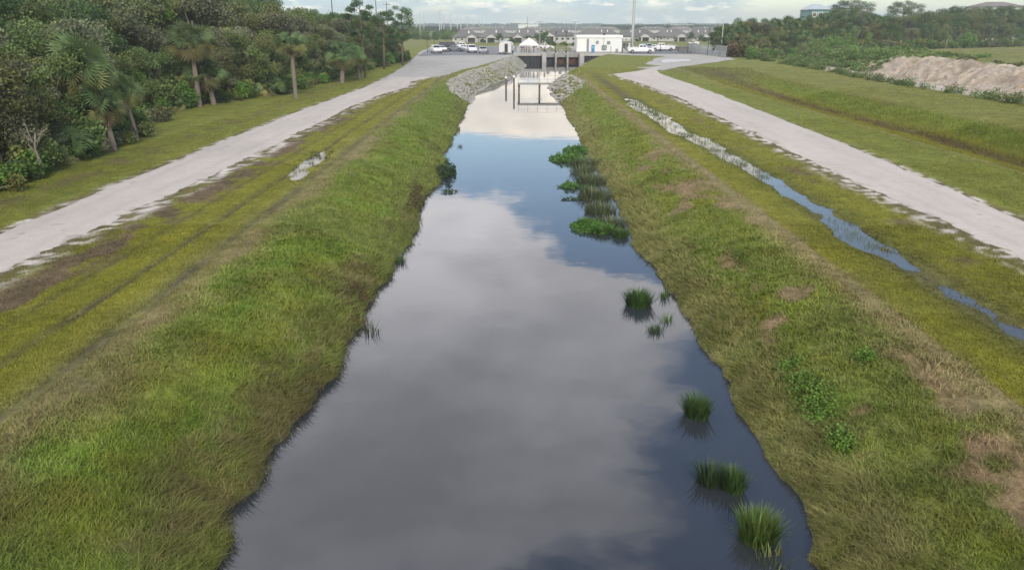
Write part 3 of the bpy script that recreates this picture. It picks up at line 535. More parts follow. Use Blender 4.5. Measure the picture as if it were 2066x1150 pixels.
KL = {'oak1': 'spreading dark green oak in the wood left of the track', 'oak2': 'olive green oak in the wood left of the track', 'oak3': 'greyish loose leaved willow in the wood left of the track', 'oak4': 'deep green dense oak in the wood left of the track', 'oak5': 'fresh green oak in the wood left of the track', 'pine1': 'thin tufted pine rising from the wood left of the track', 'pine2': 'broad tufted pine rising from the wood left of the track',
      'palm1': 'tall cabbage palm inside the wood left of the track', 'palm2': 'curved cabbage palm inside the wood left of the track', 'palm3': 'short cabbage palm inside the wood left of the track'}
CT = {'oak': 'oak tree', 'pin': 'pine tree', 'pal': 'palm tree'}
def skyline(y, x):       # the height of the tree tops the photograph shows at this bearing
    px = 1033+x/(y*.9435+2.2)*1500; tv = np.interp(px, [-200, 0, 300, 480, 540, 556, 572, 600, 650, 700, 745, 790, 822, 834], [-60, -30, -22, -18, 2, 62, 18, 12, 30, 36, 40, 28, 24, 60])
    return zat(px, tv-2, y), px
def row(dx0, dx1, y, step, keys, grp, smin, smax, cap=True):
    while y < 166:
        x = float(forest_x(y))-rt.uniform(dx0, dx1); k = rt.choice(keys); Hp = {'oak1': 8.6, 'oak2': 7.8, 'oak3': 8.8, 'oak4': 9.6, 'oak5': 8.4, 'pine1': 10.2, 'pine2': 9.8, 'palm1': 7, 'palm2': 5.4, 'palm3': 4}[k]
        s = rt.uniform(smin, smax); top, px = skyline(y, x)
        if cap and k[:3] in ('oak', 'pin'): s = min(s, max(.45, (top-1.5)/Hp))
        if dx0 > 4 and k[:3] in ('oak', 'pin') and px > 540: s = max(.45, (top-1.5)/Hp)*rt.uniform(.8, 1.03)
        if dx0 < 8 and any(abs(px-a) < b and y < c+3 for a, b, c in GUARD): y += step*.5; continue
        if not (548 < px < 572 and dx0 > 4 and y > 60): put(k, x, y, s, None, KL[k], CT[k[:3]], grp)
        y += step*rt.uniform(.75, 1.3)
G1 = 'trees of the wood left of the track'
row(1.6, 3.6, 26, 3.4, ['oak1', 'oak2', 'oak3', 'oak2', 'palm3', 'oak5', 'oak1'], G1, .55, .8)
row(4.5, 7, 24, 4.2, ['oak1', 'oak2', 'oak3', 'oak4', 'palm1', 'oak2'], G1, .85, 1.1)
row(9, 12, 28, 4.6, ['oak4', 'oak1', 'pine1', 'oak2', 'pine2', 'oak5'], G1, 1.1, 1.45)
row(15, 18, 34, 5.2, ['oak4', 'oak1', 'pine2', 'oak5'], G1, 1.25, 1.7)
row(22, 27, 45, 6.5, ['oak4', 'oak1', 'oak4'], G1, 1.5, 2.0)
row(6, 14, 92, 2.6, ['oak1', 'oak4', 'oak5', 'oak2', 'pine2'], G1, 1, 1)
y = 23
BL = {'bush1': 'green leafy bush at the foot of the left wood', 'bush2': 'olive grey bush at the foot of the left wood', 'bush3': 'low dark bush at the foot of the left wood', 'pal1': 'large saw palmetto at the foot of the left wood', 'pal2': 'small saw palmetto at the foot of the left wood', 'bush5': 'bright green bush at the foot of the left wood'}
while y < 160:
    for a in (0, 1):
        k = rt.choice(['bush1', 'bush2', 'bush3', 'pal1', 'pal2', 'bush1', 'bush5', 'bush3']); put(k, float(forest_x(y))+.3-a*1.6-rt.uniform(0, .9), y+rt.uniform(-.6, .6), rt.uniform(.6, 1.15)*(1+.3*a), None, BL[k], 'palmetto' if k[:3] == 'pal' else 'bush', 'undergrowth along the left wood')
    y += rt.uniform(1.5, 2.3)*(1+y/180)
put('bush4', -22.0, 147, 1.5, None, 'rusty brown bush where the left wood ends at the parking area', 'bush')
# ---- right wood beyond the mound
G2 = 'trees of the wood on the right horizon'
KR = {k: v.replace('left of the track', 'on the right horizon') for k, v in KL.items()}
def edgeR(u): return at(u, np.interp(u, [1430, 1480, 1560, 1700, 1850, 2066, 2300], [112, 113, 106, 99, 93, 88, 86]), 2.2)
for rowi, (dd, step, sm) in enumerate(((0, 15, .72), (9, 16, .95), (20, 19, 1.1), (34, 26, 1.3))):
    u = 1452+rt.uniform(0, 12)
    while u < 2290:
        x, y, z = edgeR(u); y += dd+rt.uniform(-3, 3); x = x*(1+dd/max(y, 1)); k = rt.choice(['oak1', 'oak2', 'oak4', 'oak5', 'oak1', 'oak4', 'pine2', 'palm1' if rowi < 2 else 'oak4'])
        tv = np.interp(u, [1440, 1470, 1510, 1560, 1640, 1700, 1760, 1800, 1860, 1950, 2066, 2300], [52, 48, 42, 40, 34, 22, 32, 34, 26, 18, 24, 20])+rt.uniform(-2, 10)+(6 if rowi == 0 else 0)
        Hp = {'oak1': 8.6, 'oak2': 7.8, 'oak4': 9.6, 'oak5': 8.4, 'pine2': 9.8, 'palm1': 7.0}[k]; s = max(.4, (zat(u, tv-3, y)-2)/Hp)
        if rowi == 0: s *= .72
        put(k, x, y, s*rt.uniform(.9, 1.05), None, KR[k], CT[k[:3]], G2, z=2.0, sz=s); u += step*rt.uniform(.8, 1.4)
def sp2(key, u, v, topv, hh, label, cat, wide=1.0):
    x, y, z = at(u, v, 2.2); s = (zat(u, topv, y)-2.2)/hh; return put(key, x, y, s*wide, 0, label, cat, z=2.0, sz=s)
sp2('pine3', 1812, 86, 5, 9.5, 'umbrella topped pine with a long pale bare trunk before the right wood', 'pine tree', 1.25)
sp2('pine3', 1706, 88, 2, 9.5, 'broad rounded pine rising above the right wood before the teal house', 'pine tree', 1.4)
sp2('palm1', 1748, 95, 28, 7.0, 'brown crowned palm in the right wood between the two tall pines', 'palm tree', 1.3)
sp2('palm1', 1492, 112, 50, 7.0, 'pale fronded palm at the near end of the right wood', 'palm tree', 1.2)
x, y, z = at(1490, 116, 2.0); put('bush4', x, y, 2.4, 0, 'large reddish brown bush at the end of the chain link fence', 'bush', sz=2.2)
x, y, z = at(1958, 72, 2.2); put('pine1', x, y, 1.25, 0, 'reddish topped dead pine standing above the right wood', 'pine tree', z=2.0)
for q, (u, tv) in enumerate(((1925, 22), (1948, 30), (1972, 24), (1996, 22), (2018, 26), (2040, 20), (2062, 24), (2085, 18))):
    x, y, z = edgeR(u); y += 16; x *= 1+16/y; s = (zat(u, tv, y)-2)/9.6*1.12; put('oak4', x, y, s, None, KR['oak4'], 'oak tree', G2, z=2.0, sz=s)
u = 1512
while u < 2200:
    v = np.interp(u, [1500, 1600, 1700, 1850, 2066, 2200], [118, 112, 103, 98, 92, 90]); x, y, z = at(u, v, 2.3); k = rt.choice(['bush1', 'bush2', 'bush3', 'bush5']); s = rt.uniform(1.0, 1.9)
    put(k, x, y, s, None, BL[k].replace('of the left wood', 'of the right wood'), 'bush', 'undergrowth along the right wood'); u += rt.uniform(9, 17)
def scrub(name, lobes, n, size, label, cat, seed):
    rng = np.random.default_rng(seed); V, F, c = lobes_leaves(lobes, n, size, rng, (.125,.185,.05), .45, (.17,.19,.07)); tag(npmesh(name, V, F, LEAF, c), label, cat, kind='stuff')
def lobe_at(x, y, r_, hh): return (x, y, float(h(np.array([x]), np.array([y]))[0])+hh*.4, r_, hh*.6)
lb = []
for i in range(420):
    yy = 56+90*rt.random(); k = float(vn(np.array([yy*.35]), np.array([0.]), 81)[0]); 
    if k < .3: continue
    r_ = rt.uniform(.2, .55)*(.5+k); lb.append(lobe_at(47.7+rt.gauss(0, .55), yy, r_, r_*rt.uniform(.8, 2.2)))
scrub('weed_strip', lb, 26000, .16, 'ragged strip of green weeds between the mown grass and the sand track', 'weeds', 91)
lb = []
for i in range(520):
    yy = rt.uniform(113, 153); xx = 52.2+rt.uniform(0, 6.5) if i % 5 else 57+rt.uniform(0, 14); r_ = rt.uniform(.4, 1.0); lb.append(lobe_at(xx, yy, r_, r_*rt.uniform(.5, 1.0)))
scrub('berm_scrub', lb, 42000, .26, 'low green scrub covering the berm behind the sand track', 'scrub', 92)
for i in range(26):
    put('bush2', 59+rt.uniform(0, 5), rt.uniform(70, 112), rt.uniform(.25, .5), None, 'small olive weed clump on the crest of the earth mound', 'bush', 'weeds on the mound crest')
# ------------------------------------------------------------------ water plants
def reed(seed, R, H, n, c0, c1, w_=.014, lean=.6):
    rng = np.random.default_rng(seed); a = rng.random(n)*2*PI; r = R*np.sqrt(rng.random(n))*.55; X = r*np.cos(a); Y = r*np.sin(a); hh = H*(.35+.75*rng.random(n))*(1-.3*(r/R)); la = a+rng.normal(0, .5, n); ln = hh*lean*(.3+.9*rng.random(n))*(.4+r/R)
    px, py = -np.sin(la)*w_, np.cos(la)*w_; V = []; ts = (0, .4, .75, 1.0)
    for t in ts:
        k = (1-t**2); bx = X+np.cos(la)*ln*t**1.8; by = Y+np.sin(la)*ln*t**1.8; bz = -.25+(hh+.25)*(t-.18*t**3*ln/hh)
        V += [np.stack([bx-px*k, by-py*k, bz], 1), np.stack([bx+px*k, by+py*k, bz], 1)]
    V = np.stack(V, 1).reshape(-1, 3); s = np.arange(n)*8; F = np.concatenate([np.stack([s+2*j, s+2*j+1, s+2*j+3, s+2*j+2], 1) for j in range(3)])
    q = rng.random(n)[:, None]; q = np.where(rng.random((n, 1)) < .12, 1.6, q); c = np.abs(np.array(c0)*q+np.array(c1)*(1-q))*(.6+.8*rng.random(n)[:, None]); return V, F, np.repeat(c, 8, 0)
REEDM = mat('reed_blade', rough=.5, attr='col', var=.1, transl=.3, spec=.4)
def clump(u, v, R, H, n, c0, c1, label, seed, sx=1.0, rz=0, lean=.85):
    x, y, z = at(u, v, 0); V, F, c = reed(seed, R, H, n, c0, c1, lean=lean); o = npmesh('reed_clump', V*np.array([sx, 1, 1]), F, REEDM, c); o.location = (x, y, 0); o.rotation_euler = (0, 0, rz); tag(o, label, 'reeds', 'reed clumps standing in the canal')
dg, gg, yg = (.05,.095,.03), (.085,.16,.03), (.16,.20,.05)
clump(1288, 615, .62, .62, 1100, dg, gg, 'round dark green reed clump farthest from the camera, beside a sparse one', 1, 1.0)
clump(1322, 668, .36, .32, 130, dg, dg, 'sparse small reed clump below the round dark one', 2)
clump(1405, 838, .42, .62, 800, dg, gg, 'dark spiky reed clump alone in mid canal right side', 3, .85, .5)
clump(1432, 972, .34, .55, 330, dg, (.04,.06,.03), 'thin dark reed clump left of its denser neighbour near the bank', 4, 1.1, .3)
clump(1478, 985, .34, .55, 600, dg, gg, 'dense reed clump right of the thin dark one', 5, .8, .2)
clump(1528, 1085, .46, .60, 1100, gg, yg, 'bright yellow green reed clump nearest the camera', 6, 1.0)
clump(808, 528, .35, .5, 90, dg, dg, 'thin leaning reeds at the left water edge', 7)
clump(748, 672, .4, .45, 45, (.06,.055,.03), dg, 'few bent dry stalks at the left water edge', 8)
clump(928, 297, .30, .35, 40, dg, dg, 'tiny reed tuft standing in open water off the left bank', 9)
clump(1560, 1135, .5, .35, 60, yg, (.1,.1,.06), 'pale half sunken stalks at the right bank nearest the camera', 10)
def mats(pts, name, label, cat, seed, size, col, alt, hgt, n, group=None):
    rng = np.random.default_rng(seed); V = []; F = []; c = []; off = 0
    for (u, v, rx, ry) in pts:
        x, y, z = at(u, v, 0); m_ = int(n*2.2*rx*ry); a = rng.random(m_)*2*PI; r = np.sqrt(rng.random(m_)); r = r*(.5+.75*vn(a*2.2+seed, a*0, seed)); P = np.stack([x+rx*r*np.cos(a), y+ry*r*np.sin(a), .02+hgt*rng.random(m_)**1.6*(.35+1.1*vn(a*1.9+r*4, r*3, seed+9))*(1-r*r*.6)], 1)
        v_, f_ = rot_quads(P, size*.85*np.ones(m_), rng, .35, .3); V.append(v_); F.append(f_+off); off += len(v_); q = rng.random(m_)[:, None]; cc = (np.array(col)*q+np.array(alt)*(1-q))*(.6+.8*rng.random(m_)[:, None]); c.append(np.repeat(cc, 4, 0))
    o = npmesh(name, np.concatenate(V), np.concatenate(F), REEDM, np.concatenate(c)); tag(o, label, cat, group); return o
mats([(1150, 322, 1.2, 1.9), (1165, 305, .9, 1.6)], 'water_plant_mat', 'bright green floating plant mat reaching farthest into the canal', 'water plants', 1, .26, (.10,.23,.025), (.06,.14,.03), .4, 330, 'floating plant mats on the right side')
mats([(1148, 378, .65, .8)], 'water_plant_mat', 'small round green floating mat below the farthest one', 'water plants', 2, .2, (.10,.22,.025), (.06,.14,.03), .25, 420, 'floating plant mats on the right side')
mats([(1158, 403, .9, .3)], 'water_plant_mat', 'thin strip of floating leaves in the middle of the mats', 'water plants', 3, .16, (.05,.10,.02), (.05,.08,.03), .12, 300, 'floating plant mats on the right side')
mats([(1190, 460, .95, 1.0), (1215, 466, .8, .8)], 'water_plant_mat', 'largest bright green floating mat nearest the camera with reeds at its edge', 'water plants', 4, .2, (.11,.24,.025), (.06,.15,.03), .35, 400, 'floating plant mats on the right side')
mats([(905, 388, .55, .5)], 'water_plant_mat', 'small leafy mat off the left bank', 'water plants', 6, .16, (.05,.10,.02), (.10,.08,.04), .12, 260)
mats([(900, 352, .65, 1.5)], 'bush_over_water', 'dark green shrub hanging over the left water edge', 'bush', 7, .2, (.03,.07,.02), (.03,.06,.02), .8, 700)
mats([(835, 420, .4, 2.5), (838, 395, .4, 2.5)], 'brown_shrub', 'brownish shrub at the left water edge beyond the leafy mat', 'bush', 8, .18, (.12,.075,.04), (.08,.07,.03), .7, 700)
mats([(712, 612, .55, 1.1), (690, 650, .6, 1.0)], 'brown_shrub', 'rusty brown dead shrub at the left water edge in the middle distance', 'bush', 9, .11, (.13,.07,.045), (.09,.06,.035), .55, 2000)
for i, (u, v, lab) in enumerate(((1168, 320, 'spiky reed tuft on the farthest floating mat'), (1182, 388, 'spiky reed tuft between the small mat and the reed bed'), (1215, 470, 'spiky dark reed tuft at the right end of the nearest floating mat'), (1252, 478, 'reed tuft touching the right bank beside the nearest floating mat'), (1180, 455, 'spiky light green tuft in the middle of the nearest floating mat'), (1340, 600, 'wispy reeds between the round clump and the right bank'), (1345, 648, 'few bent reeds close to the right bank below the wispy ones'))):
    clump(u, v, .5 if i < 5 else .3, .5 if i < 5 else .4, 420 if i < 5 else 60, dg if i % 2 else gg, gg, lab, 40+i)
def sub_reeds():
    rng = np.random.default_rng(77); V = []; F = []; c = []; off = 0
    for (u, v, R, H, n) in ((1180, 335, 1.3, .8, 300), (1190, 370, 1.5, .8, 360), (1200, 400, 1.5, .7, 400), (1212, 428, 1.3, .6, 400), (1232, 458, 1.1, .6, 440), (1176, 350, 1.3, .7, 260)):
        x, y, z = at(u, v, 0); v_, f_, c_ = reed(int(u), R, H, n, (.09,.12,.05), (.14,.15,.08), .028, .9); V.append(v_+np.array([x, y, 0])); F.append(f_+off); off += len(v_); c.append(c_)
    o = npmesh('reed_bed', np.concatenate(V), np.concatenate(F), REEDM, np.concatenate(c)); tag(o, 'greyish reed bed standing between the floating mats and the right bank', 'reeds', kind='stuff')
    V = []; F = []; c = []; off = 0
    for i in range(560):
        yy = 17+59*rng.random()**.8; 
        if pudw(yy) < .08: continue
        xx = float(swx(yy))+rng.normal()*.42*(1+.6*(yy > 45)); v_, f_, c_ = reed(1000+i, .45, .22, 18, (.10,.15,.05), (.16,.17,.08), .004+.00014*yy); V.append(v_+np.array([xx, yy, PUD_Z])); F.append(f_+off); off += len(v_); c.append(c_)
    for i in range(22): yy = rng.uniform(38, 45); v_, f_, c_ = reed(3000+i, .3, .28, 26, (.06,.085,.03), (.09,.09,.045), .016); V.append(v_+np.array([-11+rng.normal()*.5, yy, 1.4])); F.append(f_+off); off += len(v_); c.append(c_)
    o = npmesh('sedge', np.concatenate(V), np.concatenate(F), REEDM, np.concatenate(c)); tag(o, 'thin sedge growing out of the two long puddles', 'sedge', kind='stuff')
sub_reeds()
def weeds(pts, label, seed):
    rng = np.random.default_rng(seed); P = []
    for (u, v, r_) in pts:
        x, y, z = at(u, v); n = int(1500*r_); X = x+rng.normal(size=n)*r_*.5; Y = y+rng.normal(size=n)*r_*.6; P.append(np.stack([X, Y, h(X, Y)+.04+.16*rng.random(n)], 1))
    P = np.concatenate(P); V, F = rot_quads(P, .062*np.ones(len(P)), rng, 1.0, .7); c = np.array((.13,.235,.03))*(.6+.7*rng.random(len(P))[:, None]); o = npmesh('leafy_weed', V, F, REEDM, np.repeat(c, 4, 0)); tag(o, label, 'weeds', kind='stuff')
weeds([(1590, 745, .35), (1615, 780, .4), (1640, 810, .45), (1655, 840, .35)], 'bright lime green leafy weeds in a trailing patch on the right bank', 5)
weeds([(1745, 725, .25)], 'small tuft of lime weeds above the trailing patch, by bare soil', 6)
weeds([(1690, 890, .25), (1700, 905, .2)], 'little lime weed tuft just below the trailing patch', 7)
# ------------------------------------------------------------------ rocks
ROCKM = mat('limestone', (.30,.285,.255), .9, var=.25, scale=.8, bump=.6, bscale=5, randv=.14)
def rock_mesh(seed):
    rng = np.random.default_rng(seed); bm = bmesh.new(); bmesh.ops.create_icosphere(bm, subdivisions=2, radius=.5)
    for v in bm.verts:
        p = np.array(v.co); k = 1+.5*float(fbm(np.array([p[0]*2+seed]), np.array([p[1]*2+p[2]*1.7]), seed, 2)[0])*1.2; v.co = Vector(p*k*np.array([1.15, .9, .7]))
    me = bpy.data.meshes.new('riprap_rock'); bm.to_mesh(me); bm.free(); me.materials.append(ROCKM); return me
RK = [rock_mesh(i) for i in range(6)]
def rocks():
    rr = random.Random(9); pts = []
    for i in range(150):                               # right bank boulders
        yy = rr.uniform(89, 128); r_ = float(edges(np.array([yy]))[1][0]); wdt = np.interp(yy, [89, 93, 100, 110, 128], [.8, 2.6, 3.8, 2.4, .8]); xx = r_+rr.uniform(-.5, wdt); pts.append((xx, yy, rr.uniform(.35, .7), 'R'))
    for i in range(150):
        yy = rr.uniform(88, 128); l_ = float(edges(np.array([yy]))[0][0]); wd = np.interp(yy, [88, 92, 100, 128], [1.0, 2.6, 3.1, 3.1]); pts.append((l_-rr.uniform(-.3, wd), yy, rr.uniform(.25, .5), 'L'))
    for (x, y, s, sd) in pts:
        o = bpy.data.objects.new('riprap_rock', rr.choice(RK)); COL.objects.link(o); o.location = (x, y, max(-.1, float(h(np.array([x]), np.array([y]))[0]))+.05); o.rotation_euler = (rr.uniform(-.5, .5), rr.uniform(-.5, .5), rr.random()*6.3); o.scale = (s, s, s)
        tag(o, 'pale limestone boulder in the heap on the right bank' if sd == 'R' else 'pale limestone rock in the slope protection on the left bank', 'rock', 'riprap boulders on the %s bank' % ('right' if sd == 'R' else 'left'))
    # the mass of smaller stones
    rng = np.random.default_rng(4); V = []; F = []; off = 0; base = [(np.array([v.co[:] for v in m.vertices]), np.array([p.vertices[:] for p in m.polygons])) for m in RK]
    def put_(x, y, s):
        nonlocal off
        b, f = base[rng.integers(6)]; a = rng.random()*6.28; R_ = np.array([[math.cos(a), -math.sin(a), 0], [math.sin(a), math.cos(a), 0], [0, 0, 1]]); V.append((b*s*rng.uniform(.8, 1.2, 3)) @ R_.T+np.array([x, y, max(-.05, float(h(np.array([x]), np.array([y]))[0]))+.03])); F.append(f+off); off += len(b)
    for i in range(3600):
        yy = rng.uniform(87, 172); l_ = float(edges(np.array([yy]))[0][0]); wd = np.interp(yy, [87, 91, 100, 128, 160, 172], [.3, 2.6, 3.2, 3.2, 3.2, 2.6]); put_(l_-rng.uniform(-.4, wd), yy, rng.uniform(.18, .4))
    for i in range(900):
        yy = rng.uniform(88, 181); r_ = float(edges(np.array([yy]))[1][0]); wd = np.interp(yy, [88, 92, 100, 112, 128, 181], [.4, 2.8, 4.0, 2.4, 1.0, 1.4]); put_(r_+rng.uniform(-.4, wd), yy, rng.uniform(.18, .38))
    o = npmesh('riprap', np.concatenate(V), np.concatenate(F), ROCKM); tag(o, 'small pale stones packed along both banks before the water control structure', 'riprap', kind='stuff')
rocks()
# ------------------------------------------------------------------ water control structure
CONC = mat('concrete', (.36,.355,.34), .85, var=.14, scale=.7, bump=.2, bscale=8)
CONCD = mat('weathered_concrete', (.25,.245,.23), .9, var=.2, scale=.9)
PILE = mat('black_sheet_pile', (.022,.023,.028), .55, var=.3, scale=1.5, metal=.2)
RUST = mat('rusty_gate', (.115,.042,.022), .8, var=.35, scale=.9, bump=.3)
WHITE = mat('white_paint', (.62,.64,.63), .5, var=.05, scale=.5)
WTRIM = mat('white_trim', (.70,.70,.68), .45, var=.03)
GALV = mat('galvanised_steel', (.42,.43,.43), .45, metal=.6, var=.1)
DARKM = mat('dark_metal', (.03,.03,.032), .5, metal=.3, var=.15)
BLUED = mat('blue_door_paint', (.035,.17,.32), .5, var=.08)
GREYM = mat('grey_box_paint', (.20,.21,.22), .5, var=.1)
GLASS = mat('dark_glass', (.02,.025,.03), .08, var=.05, spec=.8)
TYRE = mat('tyre_rubber', (.02,.02,.02), .85, var=.1)
RIM = mat('wheel_metal', (.35,.35,.36), .3, metal=.7, var=.05)
LAMPG = mat('lamp_glass', (.75,.75,.72), .2, var=.03)
DT = 2.1
def corrug(x0, x1, y, z0, z1, pitch=.55, amp=.16):
    poly = []; x = x0; k = 0
    while x < x1-.01: poly += [(x, y-amp*(k % 2)), (min(x+pitch*.36, x1), y-amp*(k % 2))]; x += pitch*.5; k += 1
    poly += [(x1, y+.12), (x0, y+.12)]; return MB().prism(poly, 'z', z0, z1)
st = empty('water_control_structure', (11.7, DECK_Y, 0), 0, 'concrete water control structure with three rusty gates and black sheet pile wing walls', 'dam')
def sp(mb, name, m, bevel=0, parent=None):
    o = mb.build(name, m, None, bevel); o.parent = parent or st; o.matrix_parent_inverse = Matrix.Translation(-Vector(st.location)); return o
sp(corrug(-.6, 6.9, 181.5, -1.5, 1.44), 'sheet_pile_wall', PILE); sp(corrug(16.6, 24.6, 181.5, -1.5, 1.44), 'sheet_pile_wall', PILE)
sp(MB().box(-1.3, 7.0, 181.15, 182.4, 1.45, DT), 'cap_beam', CONC, .03); sp(MB().box(16.7, 25.0, 181.15, 182.4, 1.45, DT), 'cap_beam', CONC, .03)
sp(MB().box(-1.3, 25, 182.41, 191, 1.75, DT-.03), 'deck_slab', CONC, .02)
sp(MB().box(6.95, 7.95, 179.4, 190.5, -1.5, DT-.005), 'pier', CONC, .06); sp(MB().box(15.6, 16.65, 179.0, 190.5, -1.5, DT-.005), 'pier', CONC, .06)
for x in (10.2, 12.95):
    poly = [(x-.22, 189), (x-.22, 180.6), (x-.12, 180.2), (x+.12, 180.2), (x+.22, 180.6), (x+.22, 189)]; sp(MB().prism(poly, 'z', -1.4, 1.9), 'pier', CONC)
sp(MB().box(7.96, 15.59, 182.2, 182.5, 1.1, DT+.02), 'gate_beam', CONCD, .02)
for i, (a, b) in enumerate(((8.0, 9.95), (10.45, 12.7), (13.2, 15.55))):
    g = sp(MB().box(a, b, 183.0, 183.1, -.9, 1.35), 'gate', PILE if i == 0 else RUST)
    mb = MB(); [mb.box(a, b, 182.9, 182.998, z, z+.1) for z in (-.1, .35, .8, 1.2)]; [mb.box(x, x+.08, 182.88, 182.997, -.5, 1.3) for x in (a+.3, (a+b)/2, b-.4)]; sp(mb, 'gate_ribs', RUST if i else PILE)
mb = MB()
for x in np.arange(-1.2, 6.9, 1.6): mb.tube([(x, 181.3, DT), (x, 181.3, DT+1.05)], .03, 6)
for z in (.55, 1.05): mb.tube([(-1.2, 181.3, DT+z), (6.9, 181.3, DT+z)], .025, 6)
sp(mb, 'handrail', GALV)
mb = MB()
for x in np.arange(7.9, 15.6, 1.5): mb.tube([(x, 190, DT-.2), (x, 190, DT+1.0)], .03, 6)
for z in (.5, 1.0): mb.tube([(7.9, 190, DT+z), (15.5, 190, DT+z)], .025, 6)
sp(mb, 'handrail', GALV)
mb = MB()
for x in (8.6, 11.5, 14.4): mb.box(x-.35, x+.35, 184.4, 185.4, DT-.02, DT+.8)
sp(mb, 'gate_hoist', GREYM, .04)
for x in (8.8, 11.6, 14.5): sp(MB().box(x-.5, x+.5, 186.2, 187, DT-.02, DT+.3), 'floor_hatch', CONCD, .03)
# --- control house
bx0, bx1, by0, by1, bz0, bz1 = xat(1163, 106, 183.2), xat(1254, 106, 183.2), 183.2, 190.2, DT-.02, DT+3.9
house = empty('control_house', ((bx0+bx1)/2, by0, bz0), 0, 'white flat roofed control house with a blue door on the concrete deck', 'building')
def hp(mb, name, m, bevel=0, parent=None):
    o = mb.build(name, m, None, bevel); o.parent = parent or house; o.matrix_parent_inverse = (parent.matrix_parent_inverse if parent else Matrix.Translation(-Vector(house.location))); return o
def hpc(mb, name, m, par, bevel=0): o = mb.build(name, m, None, bevel); o.parent = par; o.matrix_parent_inverse = Matrix.Identity(4); o.matrix_parent_inverse = Matrix.Identity(4) @ Matrix.Identity(4); return o
hp(MB().box(bx0, bx1, by0, by1, bz0, bz1-.62), 'wall', WHITE, .02); hp(MB().box(bx0-.15, bx1+.15, by0-.15, by1+.15, bz1-.60, bz1), 'roof', WTRIM, .05)
hp(MB().box(bx0-.02, bx1+.02, by0-.05, by0-.003, bz0, bz0+.25), 'plinth', CONCD)
X_ = lambda px: xat(px, 90, by0)
hp(MB().box(X_(1166), X_(1183), by0-.035, by0-.004, bz0+.3, bz0+3.0), 'roller_door', WTRIM)
hp(MB().box(X_(1184), X_(1188), by0-.12, by0-.004, bz0+.3, bz0+3.1), 'downpipe', GREYM)
door = hp(MB().box(X_(1193.5), X_(1200), by0-.06, by0-.004, bz0+.02, bz0+1.75), 'door', BLUED, .01)
dp = MB().box(X_(1193.5)+.15, X_(1200)-.15, by0-.075, by0-.061, bz0+.95, bz0+1.5).build('door_panel', mat('light_blue_paint', (.12,.36,.52), .5)); dp.parent = door; dp.matrix_parent_inverse = Matrix.Identity(4)
mb = MB(); cx = X_(1205); mb.prism([(cx+.36*math.cos(a*PI/8), bz0+2.35+.36*math.sin(a*PI/8)) for a in range(16)], 'y', by0-.16, by0-.004); hp(mb, 'round_fan', GREYM)
hp(MB().box(X_(1225), X_(1231), by0-.2, by0-.004, bz0+1.95, bz0+2.6), 'wall_vent', mat('green_grey_metal', (.16,.21,.19), .5), .02)
hp(MB().box(X_(1215), X_(1224), by0-.45, by0-.004, bz0+.75, bz0+1.75), 'air_conditioner', GREYM, .03)
hp(MB().box(X_(1232.5), X_(1233.5), by0-.1, by0-.004, bz0+.2, bz0+1.5), 'conduit', GREYM); hp(MB().box(X_(1243), X_(1247), by0-.25, by0-.004, bz0+.1, bz0+.9), 'electric_box', GREYM, .02)
hp(MB().tube([(X_(1218), by0-.08, bz0+1.75), (X_(1218), by0-.08, bz1+.05)], .05, 6), 'mast_bracket', GALV)
mb = MB().tube([(X_(1219), by0+.6, bz1), (X_(1219), by0+.6, bz1+.2)], [.28, .28], 12); mb.tube([(X_(1219), by0+.6, bz1+.19), (X_(1219), by0+.6, bz1+.45)], [.36, .14], 12); hp(mb, 'roof_ventilator', DARKM)
# lean-to with steps on the right
mb = MB().box(bx1+.16, bx1+2.3, by0+1.2, by1-1, bz1-.75, bz1-.62); hp(mb, 'lean_to_roof', WTRIM)
mb = MB(); [mb.box(x, x+.12, by0+1.25, by0+1.37, bz0, bz1-.76) for x in (bx1+.3, bx1+1.2, bx1+2.1)]; hp(mb, 'lean_to_post', GREYM)
hp(MB().box(bx1+.2, bx1+2.0, by0+3, by1-1.5, bz0, bz0+2.0), 'generator_cabinet', mat('generator_paint', (.09,.10,.10), .6), .04)
mb = MB()
for k in range(5): mb.box(bx1+.3+.3*k, bx1+.6+.3*k, by0+.1, by0+1.1, bz0, bz0+1.0-.2*k)
hp(mb, 'steps', GALV)
# fence of vertical rails beside the house
def pole_thing(name, x, y, z, hgt, r, m, label, cat, group=None, r2=None, top=None):
    o = empty(name, (x, y, z), 0, label, cat, group); MB().tube([(0, 0, 0), (0, 0, hgt*.5), (0, 0, hgt)], [r, (r+(r2 or r))/2, r2 or r], 10).build('pole', m, o, smooth=False)
    if top: top(o, hgt)
    return o
x0 = bx1+.4; fr = empty('guard_rail', (x0, 181.9, DT), 0, 'short grey guard rail fence right of the control house', 'railing')
mb = MB(); [mb.tube([(x, 0, -.1), (x, 0, 1.05)], .035, 6) for x in np.arange(0, 5.2, .85)]; mb.build('post', GALV, fr); mb = MB(); [mb.tube([(0, 0, z), (5.1, 0, z)], .025, 6) for z in (.55, 1.03)]; mb.build('rail', GALV, fr)
